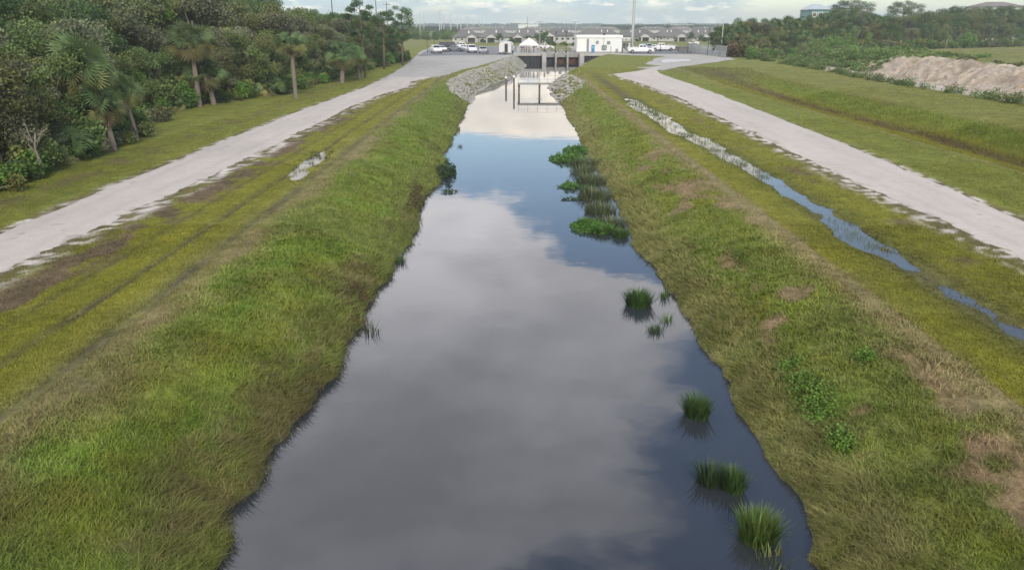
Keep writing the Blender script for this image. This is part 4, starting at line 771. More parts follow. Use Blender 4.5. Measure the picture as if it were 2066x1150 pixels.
# --- catwalk with piles in the canal
cw = empty('gauge_catwalk', (3.4, 99, 0), 0, 'low steel catwalk on wooden piles reaching from the right bank into the canal', 'catwalk')
WOOD = mat('dark_timber', (.13,.105,.085), .9, var=.3, scale=2)
mb = MB().box(-2.7, 3.9, -.45, .45, 1.2, 1.38); mb.build('walkway', CONC, cw)
MB().box(-2.7, 3.9, -.5, -.452, 1.18, 1.40).build('edge_beam', CONCD, cw)
for x in (-2.5, .15): MB().tube([(x, 0, -1), (x, 0, 1.2)], .12, 10).build('pile', WOOD, cw)
mb = MB(); [mb.tube([(x, -.4, 1.36), (x, -.4, 2.3)], .025, 6) for x in np.arange(-2.6, 3.9, 1.25)]; [mb.tube([(-2.6, -.4, z), (3.8, -.4, z)], .02, 6) for z in (1.85, 2.28)]; mb.build('handrail', GALV, cw)
for (u, v, tv, lab, r) in ((1037, 188.5, 155, 'tall dark mooring pile just left of the catwalk end', .12), (1021, 181.5, 157, 'dark mooring pile standing alone farthest left in the canal', .13)):
    x, y, z = at(u, v, 0); t = zat(u, tv, y); o = empty('mooring_pile', (x, y, -1), 0, lab, 'pile'); MB().tube([(0, 0, 0), (0, 0, t+1)], [r, r*.85], 10).build('shaft', WOOD, o); MB().tube([(0, 0, t+.9), (0, 0, t+1.12)], [r*1.5, r*.7], 10).build('cap', WTRIM, o)
# --- lamp posts, light masts, monopole
def lamp_top(o, H_): MB().box(-.28, .28, -.1, .1, H_-.02, H_+.14).build('lamp_head', DARKM, o, .02); MB().box(-.22, .22, -.22, .22, 0, .25).build('base_plate', DARKM, o, .02)
for px, lab in ((1121, 'thin black lamp post on the left inner pier'), (1142, 'thin black lamp post on the right inner pier')):
    pole_thing('lamp_post', xat(px, 103, 183.4), 183.4, DT, zat(px, 66, 183.4)-DT, .055, DARKM, lab, 'lamp post', 'lamp posts on the piers', top=lamp_top)
def flood_top(o, H_):
    MB().box(-.75, .75, -.05, .05, H_-.05, H_+.05).build('crossbar', GALV, o)
    for k in (-.6, 0, .6):
        f = MB().box(k-.2, k+.2, -.22, .1, H_+.06, H_+.3).build('floodlight', GREYM, o, .02); MB().box(k-.16, k+.16, -.235, -.222, H_+.09, H_+.27).build('lens', LAMPG, f)
for px, yd, lab in ((1089, 190, 'light mast with three floodlights right of the white tent'), (1160, 191.5, 'light mast with three floodlights left of the control house')):
    pole_thing('light_mast', xat(px, 95, yd), yd, DT-.1, zat(px, 43, yd)-DT, .09, GALV, lab, 'light mast', 'light masts on the deck', .06, flood_top)
def mono_top(o, H_):
    MB().box(-.6, .6, -.6, .6, -.1, .35).build('footing', CONC, o, .05)
    mb = MB(); [mb.box(.30*math.cos(a)-.12, .30*math.cos(a)+.12, .30*math.sin(a)-.06, .30*math.sin(a)+.06, H_-2.4, H_-.6) for a in (0, 2.1, 4.2)]; mb.build('antenna_panel', WTRIM, o)
pole_thing('monopole', xat(1275, 100, 189), 189, 2.0, 26, .36, GALV, 'very tall pale monopole right of the control house rising out of the picture', 'mast', r2=.22, top=mono_top)
# --- tent
TY = 184.5; tx0, tx1 = xat(1048, 100, TY), xat(1088, 100, TY); tc_ = (tx0+tx1)/2; hw = (tx1-tx0)/2
tent = empty('canopy_tent', (tc_, TY+1.8, DT-.03), 0, 'white pop up canopy tent with a pointed roof on the deck', 'tent')
CLOTH = mat('white_tent_cloth', (.78,.80,.80), .8, var=.03, transl=.25)
V = [(-hw, -1.8, 1.75), (hw, -1.8, 1.75), (hw, 1.8, 1.75), (-hw, 1.8, 1.75), (0, 0, 3.35), (-hw, -1.8, 1.5), (hw, -1.8, 1.5), (hw, 1.8, 1.5), (-hw, 1.8, 1.5)]
MB().add(V, [(0, 1, 4), (1, 2, 4), (2, 3, 4), (3, 0, 4), (5, 6, 1, 0), (6, 7, 2, 1), (7, 8, 3, 2), (8, 5, 0, 3)]).build('canopy', CLOTH, tent)
for sx in (-1, 1):
    for sy in (-1, 1): MB().box(sx*(hw-.06)-.03, sx*(hw-.06)+.03, sy*1.74-.03, sy*1.74+.03, 0, 1.55).build('leg', GALV, tent)
def table(x, y, w_, lab):
    o = empty('folding_table', (x, y, DT-.03), 0, lab, 'table', 'folding tables on the deck'); MB().box(-w_/2, w_/2, -.38, .38, .72, .76).build('table_top', WTRIM, o)
    for sx in (-1, 1): MB().box(sx*(w_/2-.15)-.02, sx*(w_/2-.15)+.02, -.3, .3, 0, .72).build('leg', GREYM, o)
table(xat(1071, 105, TY), TY+1.2, 1.8, 'white folding table under the tent'); table(xat(1097, 105, TY), TY+.5, 2.0, 'white folding table right of the tent beside the light mast')
# --- people
SKIN = mat('skin', (.36,.21,.15), .6, var=.05); 
def skinned(name, verts, edges_, radii, m, parent, sub=1):
    me = bpy.data.meshes.new(name); me.from_pydata(verts, edges_, []); o = bpy.data.objects.new(name, me); COL.objects.link(o)
    md = o.modifiers.new('s', 'SKIN'); s2 = o.modifiers.new('u', 'SUBSURF'); s2.levels = sub; s2.render_levels = sub
    for i, r in enumerate(radii): me.skin_vertices[0].data[i].radius = (r if hasattr(r, '__len__') else (r, r))
    me.skin_vertices[0].data[0].use_root = True
    dg_ = bpy.context.evaluated_depsgraph_get(); e = bpy.data.meshes.new_from_object(o.evaluated_get(dg_)); bpy.data.objects.remove(o)
    e.name = name; e.materials.clear(); e.materials.append(m); e.polygons.foreach_set('use_smooth', [True]*len(e.polygons)); r_ = bpy.data.objects.new(name, e); COL.objects.link(r_); r_.parent = parent; return r_
def person(x, y, z, rz, shirt, pants, hair, label, H_=1.72, pose=0, k=0):
    o = empty('person', (x, y, z), rz, label, 'person', 'people around the tent'); f = H_/1.72; st_ = [.0, .12, -.1][pose]
    rh = {0: [(.27, 0, 1.12), (.28, -.06, .86)], 1: [(.28, -.05, 1.14), (.2, -.3, 1.12)], 2: [(.26, .06, 1.14), (.27, -.12, .9)]}[pose]; lh = [(-.27, 0, 1.12), (-.28, -.08, .86)] if pose != 1 else [(-.27, 0, 1.12), (-.12, -.28, 1.08)]
    J = [(0, 0, .94), (0, 0, 1.15), (0, 0, 1.38), (0, -.01, 1.50), (0, -.02, 1.60), (0, -.02, 1.70), (.10, 0, .88), (.11, -.02+st_, .48), (.11, st_, .07), (.11, st_-.15, .04), (-.10, 0, .88), (-.11, -.02-st_, .48), (-.11, -st_, .07), (-.11, -st_-.15, .04), (.18, 0, 1.40), rh[0], rh[1], (-.18, 0, 1.40), lh[0], lh[1]]
    E_ = [(0, 1), (1, 2), (2, 3), (3, 4), (4, 5), (0, 6), (6, 7), (7, 8), (8, 9), (0, 10), (10, 11), (11, 12), (12, 13), (2, 14), (14, 15), (15, 16), (2, 17), (17, 18), (18, 19)]
    R_ = [(.14, .10), (.13, .09), (.14, .09), .055, .085, .07, .08, .055, .042, .03, .08, .055, .042, .03, .055, .04, .032, .055, .04, .032]
    sc_ = lambda P: [(a*f, b*f, c*f) for a, b, c in P]
    skinned('body', sc_(J), E_, R_, SKIN, o)
    def hand(P, s):
        P = Vector(P); vs = [tuple(P)]; es = []; rs = [.03]
        for q in range(5):
            a = (q-2)*.018; L_ = (.06, .075, .08, .075, .055)[q]; vs += [(P.x+a, P.y-.01, P.z-.05), (P.x+a*1.2+(.03*s if q == 0 else 0), P.y-.03, P.z-.05-L_)]; es += [(0, 1+2*q), (1+2*q, 2+2*q)]; rs += [.011, .008]
        skinned('hand', sc_(vs), es, rs, SKIN, o, 1)
    hand(rh[1], 1); hand(lh[1], -1)
    sm = mat('shirt_%s' % shirt[0], shirt[1], .85, var=.08, scale=5); pmn = mat('trousers_%s' % pants[0], pants[1], .85, var=.08, scale=5); hm = mat('hair_%s' % hair[0], hair[1], .8)
    mid = lambda a, b, t: tuple(a[i]*(1-t)+b[i]*t for i in range(3))
    skinned('shirt', sc_([(0, 0, .92), (0, 0, 1.15), (0, 0, 1.38), (0, -.005, 1.44), (.18, 0, 1.40), mid((.18, 0, 1.40), rh[0], .8), (-.18, 0, 1.40), mid((-.18, 0, 1.40), lh[0], .8)]), [(0, 1), (1, 2), (2, 3), (2, 4), (4, 5), (2, 6), (6, 7)], [(.155, .115), (.15, .105), (.16, .105), .07, .07, .06, .07, .06], sm, o)
    skinned('trousers', sc_([(0, 0, .96), (0, 0, .88), (.10, 0, .84), (.11, -.02+st_, .48), (.11, st_, .10), (-.10, 0, .84), (-.11, -.02-st_, .48), (-.11, -st_, .10)]), [(0, 1), (1, 2), (2, 3), (3, 4), (1, 5), (5, 6), (6, 7)], [(.15, .11), (.14, .10), .09, .068, .056, .09, .068, .056], pmn, o)
    skinned('hair', sc_([(0, .02, 1.64), (0, .0, 1.70), (0, -.04, 1.735)]), [(0, 1), (1, 2)], [.088, .085, .06], hm, o)
    return o
BL_, WH, DK, TE, GR, PK = ('blue', (.08,.16,.32)), ('white', (.6,.6,.6)), ('black', (.02,.02,.025)), ('teal', (.02,.09,.13)), ('grey', (.2,.2,.22)), ('mauve', (.32,.22,.28))
NB, KH = ('navy', (.03,.04,.08)), ('khaki', (.3,.25,.17)); HB, HG = ('brown', (.05,.03,.02)), ('grey', (.3,.3,.3))
PPL = [(1037, 183.1, 1.2, WH, NB, HB, 'person in a white shirt and navy trousers at the left end of the handrail', 0), (1041, 182.9, -.6, BL_, NB, HB, 'person in a blue shirt left of the tent beside the handrail', 2), (1051.5, 183.6, .4, TE, NB, HB, 'person in a dark teal shirt under the left tent edge', 0), (1055, 184.0, 2.2, TE, KH, HG, 'person in a teal shirt and khaki trousers under the tent', 1), (1058, 183.0, -1.4, BL_, NB, HB, 'person in blue standing closest to the handrail under the tent', 0),
       (1062, 184.4, 3.0, GR, DK, HB, 'person in a grey shirt in the middle of the tent', 2), (1067, 183.4, .9, PK, NB, HB, 'person in a mauve shirt under the tent', 0), (1071, 184.6, -2.2, WH, KH, HG, 'person in a white shirt and khaki trousers at the table', 1), (1077, 183.3, .2, DK, DK, HB, 'person dressed all in black under the right half of the tent', 2), (1085, 184.2, 2.6, WH, GR, HB, 'person in a white shirt and grey trousers by the right tent leg', 0), (1099, 184.0, -.4, GR, NB, HB, 'person in grey beside the table right of the light mast', 0)]
for (px, yd, rz, s_, p_, h_, lab, ps) in PPL: person(xat(px, 108, yd), yd, DT-.03, rz, s_, p_, h_, lab, 1.68, ps)
x, y, z = at(1316, 108, 2.1); x2, y2, z2 = at(984, 110, 2.1); person(x2, y2, 2.1, .5, GR, NB, HB, 'person in grey walking beside the cars left of the trailer', 1.7, 2)
x2, y2, z2 = at(1332, 106, 2.1); person(x2, y2, 2.1, 1.5, NB, DK, HB, 'person in dark clothes standing before the far white pickup', 1.7, 0)
# --- vehicles
def vehicle(kind, x, y, rz, paint, label, cat, L_=5.6, W_=1.95, z=2.1, name=None):
    o = empty(name or kind, (x, y, z), rz, label, cat, 'vehicles in the parking areas'); hw = W_/2; g = .28
    if kind == 'pickup_truck': low = [(-L_/2, .5), (-L_/2, 1.12), (-.35, 1.12), (1.35, 1.12), (L_/2-.25, 1.05), (L_/2, .8), (L_/2, .42)]; cab = (-.55, 1.5, -.35, .95, 1.85)
    elif kind == 'van': low = [(-L_/2, .45), (-L_/2, 1.15), (L_/2-.9, 1.15), (L_/2-.2, .98), (L_/2, .8), (L_/2, .4)]; cab = (-L_/2+.02, L_/2-.75, -L_/2+.12, L_/2-1.5, 2.1)
    elif kind == 'sport_utility_vehicle': low = [(-L_/2, .45), (-L_/2+.05, 1.1), (1.1, 1.1), (L_/2-.2, 1.0), (L_/2, .8), (L_/2, .4)]; cab = (-L_/2+.08, 1.2, -L_/2+.4, .55, 1.75)
    else: low = [(-L_/2, .4), (-L_/2+.05, .95), (-1.3, 1.0), (1.0, .98), (L_/2-.25, .85), (L_/2, .65), (L_/2, .32)]; cab = (-1.5, 1.15, -.85, .3, 1.42)
    wx = L_/2-1.0; poly = [(a, b) for a, b in low]
    bot = []
    for c in (wx, -wx):                                   # wheel arches cut in the lower edge
        bot += [(c+.42*math.cos(t), g+.1+.42*math.sin(t)) for t in np.linspace(.0, PI, 7)]
    mb = MB().prism(poly+bot, 'y', -hw, hw); zb = low[1][1]; a0, a1, t0, t1, zt = cab
    mb.add([(a0, -hw+.04, zb-.03), (a1, -hw+.04, zb-.03), (a1, hw-.04, zb-.03), (a0, hw-.04, zb-.03), (t0, -hw+.22, zt), (t1, -hw+.22, zt), (t1, hw-.22, zt), (t0, hw-.22, zt)], [(0, 1, 5, 4), (1, 2, 6, 5), (2, 3, 7, 6), (3, 0, 4, 7), (4, 5, 6, 7), (3, 2, 1, 0)])
    if kind == 'pickup_truck': pass
    mb.build('body', paint, o, .035)
    def lerp(a, b, t): return a+(b-a)*t
    def quad(xa, xb, lo, hi, s, n_):                     # side window
        yl, yh = lerp(hw-.04, hw-.22, lo), lerp(hw-.04, hw-.22, hi); zl, zh = lerp(zb-.03, zt, lo), lerp(zb-.03, zt, hi)
        xl0, xh0 = lerp(a0, t0, lo), lerp(a0, t0, hi); xl1, xh1 = lerp(a1, t1, lo), lerp(a1, t1, hi); P = lambda t, l0, l1: lerp(l0, l1, t)
        pts = [(P(xa, xl0, xl1), s*(yl+.012), zl), (P(xb, xl0, xl1), s*(yl+.012), zl), (P(xb, xh0, xh1), s*(yh+.012), zh), (P(xa, xh0, xh1), s*(yh+.012), zh)]
        MB().add(pts+[(p[0], p[1]-s*.02, p[2]) for p in pts], [(0, 1, 2, 3), (7, 6, 5, 4), (0, 4, 5, 1), (1, 5, 6, 2), (2, 6, 7, 3), (3, 7, 4, 0)]).build(n_, GLASS, o)
    for s in (-1, 1):
        quad(.06, .47, .25, .88, s, 'side_window'); quad(.53, .93, .25, .88, s, 'side_window')
    for nm, xa, xt, sg in (('windscreen', a1, t1, 1), ('rear_window', a0, t0, -1)):
        l_, h_ = .2, .9; pts = [(lerp(xa, xt, l_)+sg*.012, -hw+.16, lerp(zb, zt, l_)), (lerp(xa, xt, l_)+sg*.012, hw-.16, lerp(zb, zt, l_)), (lerp(xa, xt, h_)+sg*.012, hw-.28, lerp(zb, zt, h_)), (lerp(xa, xt, h_)+sg*.012, -hw+.28, lerp(zb, zt, h_))]
        MB().add(pts+[(p[0]-sg*.02, p[1], p[2]) for p in pts], [(0, 1, 2, 3), (7, 6, 5, 4), (0, 4, 5, 1), (1, 5, 6, 2), (2, 6, 7, 3), (3, 7, 4, 0)]).build(nm, GLASS, o)
    for c in (wx, -wx):
        for s in (-1, 1):
            wv = MB().tube([(c, s*(hw-.24), g+.08), (c, s*(hw+.01), g+.08)], .36, 14).build('wheel', TYRE, o); MB().tube([(c, s*(hw+.011), g+.08), (c, s*(hw+.03), g+.08)], .21, 10).build('rim', RIM, wv)
    for s in (-1, 1):
        MB().box(L_/2-.06, L_/2+.02, s*(hw-.28)-.2, s*(hw-.28)+.2, .66, .82).build('headlight', LAMPG, o, .02); MB().box(-L_/2-.02, -L_/2+.05, s*(hw-.14)-.1, s*(hw-.14)+.1, .75, 1.0).build('tail_light', mat('red_lens', (.35,.02,.02), .3), o, .01)
    MB().box(L_/2-.02, L_/2+.1, -hw+.05, hw-.05, .38, .58).build('bumper', GREYM, o, .03); MB().box(-L_/2-.1, -L_/2+.02, -hw+.05, hw-.05, .42, .6).build('bumper', GREYM, o, .03)
    if kind == 'pickup_truck':
        mb = MB().box(-L_/2+.12, -.6, -hw+.1, hw-.1, 1.121, 1.13); mb.build('bed_liner', DARKM, o)
        for s in (-1, 1): MB().box(-L_/2+.02, -.58, s*(hw-.05)-.04, s*(hw-.05)+.04, 1.121, 1.25).build('bed_side', paint, o)
    return o
PW = mat('white_car_paint', (.66,.67,.69), .25, var=.02, spec=.6); PB = mat('black_car_paint', (.012,.013,.015), .25, var=.05, spec=.6); PS = mat('silver_car_paint', (.38,.39,.42), .3, metal=.3, var=.03); PG = mat('grey_car_paint', (.2,.21,.23), .3, metal=.2, var=.03)
def pv(kind, u, v, rz, paint, label, cat, L_=5.6, W_=1.95, name=None): x, y, z = at(u, v, 2.1); return vehicle(kind, x, y, math.radians(rz), paint, label, cat, L_, W_, 2.13, name)
pv('pickup_truck', 1292, 108, 0, PW, 'white pickup truck side on beside the monopole', 'pickup truck', 6.0)
pv('sport_utility_vehicle', 1306, 103.5, 20, PS, 'silver car half hidden behind the white pickup by the monopole', 'car', 4.8)
pv('pickup_truck', 1336, 103.5, 182, PW, 'far white pickup truck facing left in the right parking area', 'pickup truck', 6.0)
pv('sedan', 1322, 102.5, 8, PW, 'white sedan between the two white pickups', 'car', 4.7, 1.85)
pv('sport_utility_vehicle', 880, 108, -75, PW, 'white sport utility vehicle nearest the left wood', 'car', 4.9)
pv('sedan', 890, 105, -70, PW, 'white sedan behind the vehicle nearest the left wood', 'car', 4.7, 1.85)
pv('van', 908, 102.5, 0, PB, 'black van parked side on in the left parking area', 'van', 5.4, 2.0)
pv('sedan', 918, 104.5, -10, PG, 'grey sedan just in front of the black van', 'car', 4.7, 1.85)
pv('sedan', 940, 103.5, -25, PW, 'white sedan left of the white sport utility vehicle in mid lot', 'car', 4.6, 1.85)
pv('sport_utility_vehicle', 952, 107, -80, PW, 'white sport utility vehicle facing the camera in the middle of the left lot', 'car', 4.8)
pv('sedan', 975, 108, -88, PS, 'silver sedan facing the camera right of the mid lot vehicles', 'car', 4.6, 1.85)
pv('sedan', 1100, 101, 0, PW, 'white sedan behind the table right of the tent', 'car', 4.5, 1.8)
pv('sport_utility_vehicle', 1268, 104, 5, PS, 'silver sport utility vehicle partly behind the lean to of the control house', 'car', 4.7)
pv('sedan', 1352, 101.5, 175, PG, 'grey sedan right of the far white pickup', 'car', 4.6, 1.85)
pv('pickup_truck', 930, 101, 5, PW, 'white pickup truck behind the grey sedan in the left lot', 'pickup truck', 5.8)
# enclosed trailer
def trailer():
    x, y, z = at(1019, 110, 2.1); o = empty('enclosed_trailer', (x, y, 2.12), -.12, 'white enclosed trailer with an arched front and dark open door', 'trailer')
    poly = [(-1.35, .35), (-1.35, 2.0), (-1.1, 2.45), (-.5, 2.62), (.5, 2.62), (1.1, 2.45), (1.35, 2.0), (1.35, .35)]; MB().prism(poly, 'y', 0, 4.6).build('body', mat('trailer_skin', (.58,.56,.56), .45, var=.06), o, .02)
    MB().box(-.1, .62, -.03, -.003, .5, 2.2).build('door', DARKM, o)  # dark panel paints the shaded inside seen through the open doorway
    for s in (-1, 1):
        for yy in (1.9, 2.8): w_ = MB().tube([(s*1.36, yy, .34), (s*1.52, yy, .34)], .33, 12).build('wheel', TYRE, o); MB().tube([(s*1.521, yy, .34), (s*1.54, yy, .34)], .18, 10).build('rim', RIM, w_)
    MB().tube([(-.6, 0, .45), (0, -1.4, .45)], .05, 6).tube([(.6, 0, .45), (0, -1.4, .45)], .05, 6).tube([(0, -1.3, .0), (0, -1.3, .6)], .04, 6).build('drawbar', DARKM, o)
trailer()
def small(name, u, v, fn, label, cat, group=None): x, y, z = at(u, v, 2.1); o = empty(name, (x, y, 2.12), 0, label, cat, group); fn(o)
def fdump(o): MB().prism([(-1.0, .15), (-1.1, 1.2), (1.1, 1.2), (1.0, .15)], 'y', 0, 1.6).build('bin', mat('dumpster_paint', (.10,.105,.10), .6), o, .03); MB().box(-1.12, 1.12, -.04, 1.64, 1.205, 1.29).build('lid', DARKM, o, .02)
def fport(o): MB().box(-.55, .55, 0, 1.1, .05, 2.1).build('cabin', mat('portable_toilet_plastic', (.16,.17,.18), .6), o, .04); MB().box(-.6, .6, -.05, 1.15, 2.1, 2.3).build('roof', WTRIM, o, .06); MB().box(-.4, .4, -.03, -.003, .2, 1.95).build('door', GREYM, o)
small('dumpster', 1378, 107, fdump, 'dark grey dumpster on the right gravel yard', 'dumpster')
small('portable_toilet', 1393, 107, fport, 'left one of two dark portable toilets by the dumpster', 'portable toilet', 'portable toilets'); small('portable_toilet', 1400.5, 107, fport, 'right one of two dark portable toilets, nearest the sign', 'portable toilet', 'portable toilets')
def fsign(o):
    MB().box(-.6, .6, -.03, .03, 1.3, 2.0).build('sign_panel', WTRIM, o); [MB().box(s*.5-.04, s*.5+.04, .032, .1, 0, 1.95).build('post', GREYM, o) for s in (-1, 1)]
small('sign', 1405, 101, fsign, 'plain white sign board on two posts behind the portable toilets', 'sign')
# chain link fence at the right end of the yard
def chain_fence(P, label, hgt=2.2):
    m = MATS.get('chain_link')
    if not m:
        m = bpy.data.materials.new('chain_link'); MATS['chain_link'] = m; m.use_nodes = True; nt = m.node_tree; L = nt.links.new; p = nt.nodes['Principled BSDF']; p.inputs['Base Color'].default_value = (.4, .43, .44, 1); p.inputs['Metallic'].default_value = .5
        t = nt.nodes.new('ShaderNodeBsdfTransparent'); mx = nd(nt, 'ShaderNodeMixShader'); tc = nt.nodes.new('ShaderNodeTexCoord'); outs = []
        for ang in (PI/4, -PI/4):
            mp = nd(nt, 'ShaderNodeMapping'); mp.inputs['Rotation'].default_value = (0, ang, 0); L(tc.outputs['Object'], mp.inputs[0]); wv = nd(nt, 'ShaderNodeTexWave', i_Scale=4.0); wv.bands_direction = 'X'; L(mp.outputs[0], wv.inputs[0]); g_ = nd(nt, 'ShaderNodeMath', operation='GREATER_THAN', i_1=.72); L(wv.outputs[1], g_.inputs[0]); outs.append(g_.outputs[0])
        mxx = nd(nt, 'ShaderNodeMath', operation='MAXIMUM'); L(outs[0], mxx.inputs[0]); L(outs[1], mxx.inputs[1]); L(mxx.outputs[0], mx.inputs[0]); L(t.outputs[0], mx.inputs[1]); L(p.outputs[0], mx.inputs[2]); L(mx.outputs[0], nt.nodes['Material Output'].inputs[0])
    o = empty('chain_link_fence', (P[0][0], P[0][1], 2.0), 0, label, 'fence'); q = [Vector((x-P[0][0], y-P[0][1], 0)) for x, y in P]
    for a, b in zip(q[:-1], q[1:]):
        n = max(1, int((b-a).length/3)); 
        for k in range(n): p_ = a.lerp(b, k/n); MB().tube([p_, p_+Vector((0, 0, hgt+.05))], .045, 6).build('post', GALV, o)
        MB().tube([a+Vector((0, 0, hgt)), b+Vector((0, 0, hgt))], .03, 6).build('top_rail', GALV, o)
        MB().add([a+Vector((0, 0, .05)), b+Vector((0, 0, .05)), b+Vector((0, 0, hgt)), a+Vector((0, 0, hgt))], [(0, 1, 2, 3)]).build('mesh_panel', m, o)
a_ = at(1426, 113, 2.0); b_ = at(1462, 118, 2.0); c_ = at(1440, 98, 2.0)
chain_fence([(a_[0], a_[1]+14), (b_[0]+1, b_[1]+3), (c_[0]+6, c_[1])], 'chain link fence closing the right gravel yard before the wood')
# utility poles
UP = mat('weathered_pole', (.13,.12,.11), .9, var=.2, scale=3); UPL = mat('pale_steel_pole', (.45,.47,.47), .6, metal=.2, var=.08)
def util(u, vb, vt, m, r, label, group, arm=False, zb=2.0, name='utility_pole'):
    x, y, z = at(u, vb, zb); H_ = zat(u, vt, y)-zb
    def top(o, hh):
        if arm: MB().box(-1.1, 1.1, -.06, .06, hh-.9, hh-.75).build('crossarm', m, o); [MB().tube([(k, 0, hh-.75), (k, 0, hh-.5)], .05, 6).build('insulator', GREYM, o) for k in (-1, 0, 1)]
    pole_thing(name, x, y, zb-.05, H_, r, m, label, 'utility pole', group, r*.7, top)
GP = 'power line poles across the far field'
for i, (u, vb, vt) in enumerate(((841, 72, 28), (848, 78, 26), (856, 70, 28), (887, 66, 20), (890.5, 66, 20), (896, 72, 32), (910, 66, 28), (923, 66, 33), (930, 64, 34), (943, 62, 34), (955, 60, 38), (967, 58, 40), (974, 57, 42))):
    util(u, vb, vt, UPL, .22+.0015*(75-vb)*10, 'pale steel power pole in the far field beyond the left parking area', GP, name='power_pole')
util(562, 98, 0, UP, .2, 'dark utility pole with crossarm above the gap in the left wood', None, True); util(676, 100, -8, UP, .2, 'dark utility pole above the middle of the left wood', None, True)
util(763, 95, -6, UP, .16, 'dark utility pole right of the slim pine top', None, False); util(784, 92, 4, UP, .14, 'dark utility pole with a short crossarm behind the wood end', None, True)
util(862.5, 107, 66, DARKM, .06, 'thin black pole at the left end of the parking area', 'thin poles at the parking area'); util(876.5, 96, 71, DARKM, .06, 'short thin black pole behind the white vehicles', 'thin poles at the parking area')
util(1427, 113, 56, DARKM, .07, 'thin black pole at the fence corner of the right yard', None); util(1454, 112, 38, UPL, .12, 'pale pole rising in front of the near end of the right wood', None)
util(1555, 92, 52, UPL, .10, 'thin pale pole standing before the right wood', None); util(1395, 96, 58, DARKM, .06, 'thin black pole behind the portable toilets', None)
util(1064, 74, 34, DARKM, .10, 'thin dark pole above the villa roofs behind the tent', None, zb=2.0)
# ------------------------------------------------------------------ villas beyond the field
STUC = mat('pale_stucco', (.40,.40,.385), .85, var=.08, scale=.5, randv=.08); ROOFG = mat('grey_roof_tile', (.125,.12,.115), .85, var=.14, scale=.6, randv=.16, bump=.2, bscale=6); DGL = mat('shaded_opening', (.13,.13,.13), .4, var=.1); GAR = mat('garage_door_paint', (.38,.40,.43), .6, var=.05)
def villa(u0, u1, vb, eave, ridge, label, depth=14, porches=(), garage=None, wins=3, roof=None, group='single storey villas behind the parking area'):
    x0, y, z = at(u0, vb, 2.0); x1 = at(u1, vb, 2.0)[0]; W_ = x1-x0; o = empty('villa', ((x0+x1)/2, y, 2.0), 0, label, 'house', group); hw = W_/2; ez = zat(u0, eave, y)-2; rz_ = zat(u0, ridge, y+depth/2)-2
    MB().box(-hw, hw, 0, depth, -.1, ez).build('wall', STUC, o); e = .5
    rf = MB().add([(-hw-e, -e, ez-.05), (hw+e, -e, ez-.05), (hw+e, depth+e, ez-.05), (-hw-e, depth+e, ez-.05), (-hw+min(3.5, hw*.6), depth/2, rz_), (hw-min(3.5, hw*.6), depth/2, rz_), (-hw-e, -e, ez+.12), (hw+e, -e, ez+.12), (hw+e, depth+e, ez+.12), (-hw-e, depth+e, ez+.12)], [(3, 2, 1, 0), (0, 1, 7, 6), (1, 2, 8, 7), (2, 3, 9, 8), (3, 0, 6, 9), (6, 7, 5, 4), (7, 8, 5), (8, 9, 4, 5), (9, 6, 4)]).build('roof', roof or ROOFG, o)
    for k in range(wins):
        xx = -hw+W_*(k+.5)/wins; wd = MB().box(xx-.55, xx+.55, -.06, -.003, ez*.4, ez*.82).build('window', WTRIM, o); MB().box(xx-.46, xx+.46, -.075, -.061, ez*.45, ez*.77).build('pane', GLASS, wd)
    for p_ in porches:
        px = at(p_, vb, 2.0)[0]-(x0+x1)/2; pw = 1.9; po = MB().prism([(px-pw, ez-.15), (px, ez+.95), (px+pw, ez-.15)], 'y', -3.2, 1.0).build('porch_roof', STUC, o); MB().box(px-pw+.35, px+pw-.35, -.5, -.08, .1, ez-.3).build('porch_shade_box', DGL, o)  # dark box stands in for the shade inside the porch
        for s in (-1, 1): MB().box(px+s*(pw-.35)-.22, px+s*(pw-.35)+.22, -3.1, -2.7, 0, ez-.16).build('porch_column', STUC, o)
    if garage: gx_ = at(garage, vb, 2.0)[0]-(x0+x1)/2; MB().box(gx_-2.2, gx_+2.2, -.1, -.004, 0, ez*.8).build('garage_door', GAR, o)
    for k in range(2): xx = rt.uniform(-hw*.6, hw*.6); MB().tube([(xx, depth*.25, ez+.5), (xx, depth*.25, rz_*.62+ez*.38+.6)], .18, 8).build('roof_vent', WTRIM, o)
    return o
villa(913, 965, 86.5, 76, 61, 'villa at the left end of the row with one arched porch', porches=(952,), wins=4)
villa(966, 1030, 86.5, 76, 59, 'villa with a porch and a garage door behind the trailer', porches=(991,), garage=1016, wins=4)
villa(1031, 1092, 86.5, 76, 58, 'villa behind the tent with a porch between dark shrubs', porches=(1045,), wins=4)
villa(1095, 1163, 88, 73, 60, 'whitish villa seen behind the black lamp posts', porches=(1108,), wins=6)
villa(1166, 1252, 86, 74, 58, 'villa mostly hidden behind the control house', wins=3)
villa(1256, 1326, 84, 75, 59, 'villa right of the monopole with a small porch', porches=(1300,), wins=5)
villa(1328, 1392, 84, 75, 58, 'villa behind the far pickup with a porch at its right', porches=(1373,), wins=5)
villa(1394, 1450, 84, 75, 58, 'villa at the right end of the row partly behind trees', porches=(1419,), wins=3)
ROOFR = mat('brownish_roof_tile', (.175,.15,.14), .85, var=.12, scale=.6, randv=.15)
for i, (u0, u1) in enumerate(((985, 1050), (1052, 1110), (1115, 1180), (1185, 1250), (1290, 1350), (1352, 1400), (1402, 1450), (930, 982))):
    villa(u0, u1, 67, 61, 54.5, 'distant villa roof in the second row beyond the first villas', 16, wins=2, roof=ROOFR if i % 2 else ROOFG, group='villas of the second row')
wx0, wy, _ = at(1046, 58, 2.0); wx1 = at(1086, 58, 2.0)[0]; wh = empty('warehouse', ((wx0+wx1)/2, wy, 2), 0, 'long white flat roofed warehouse on the horizon behind the villas', 'building')
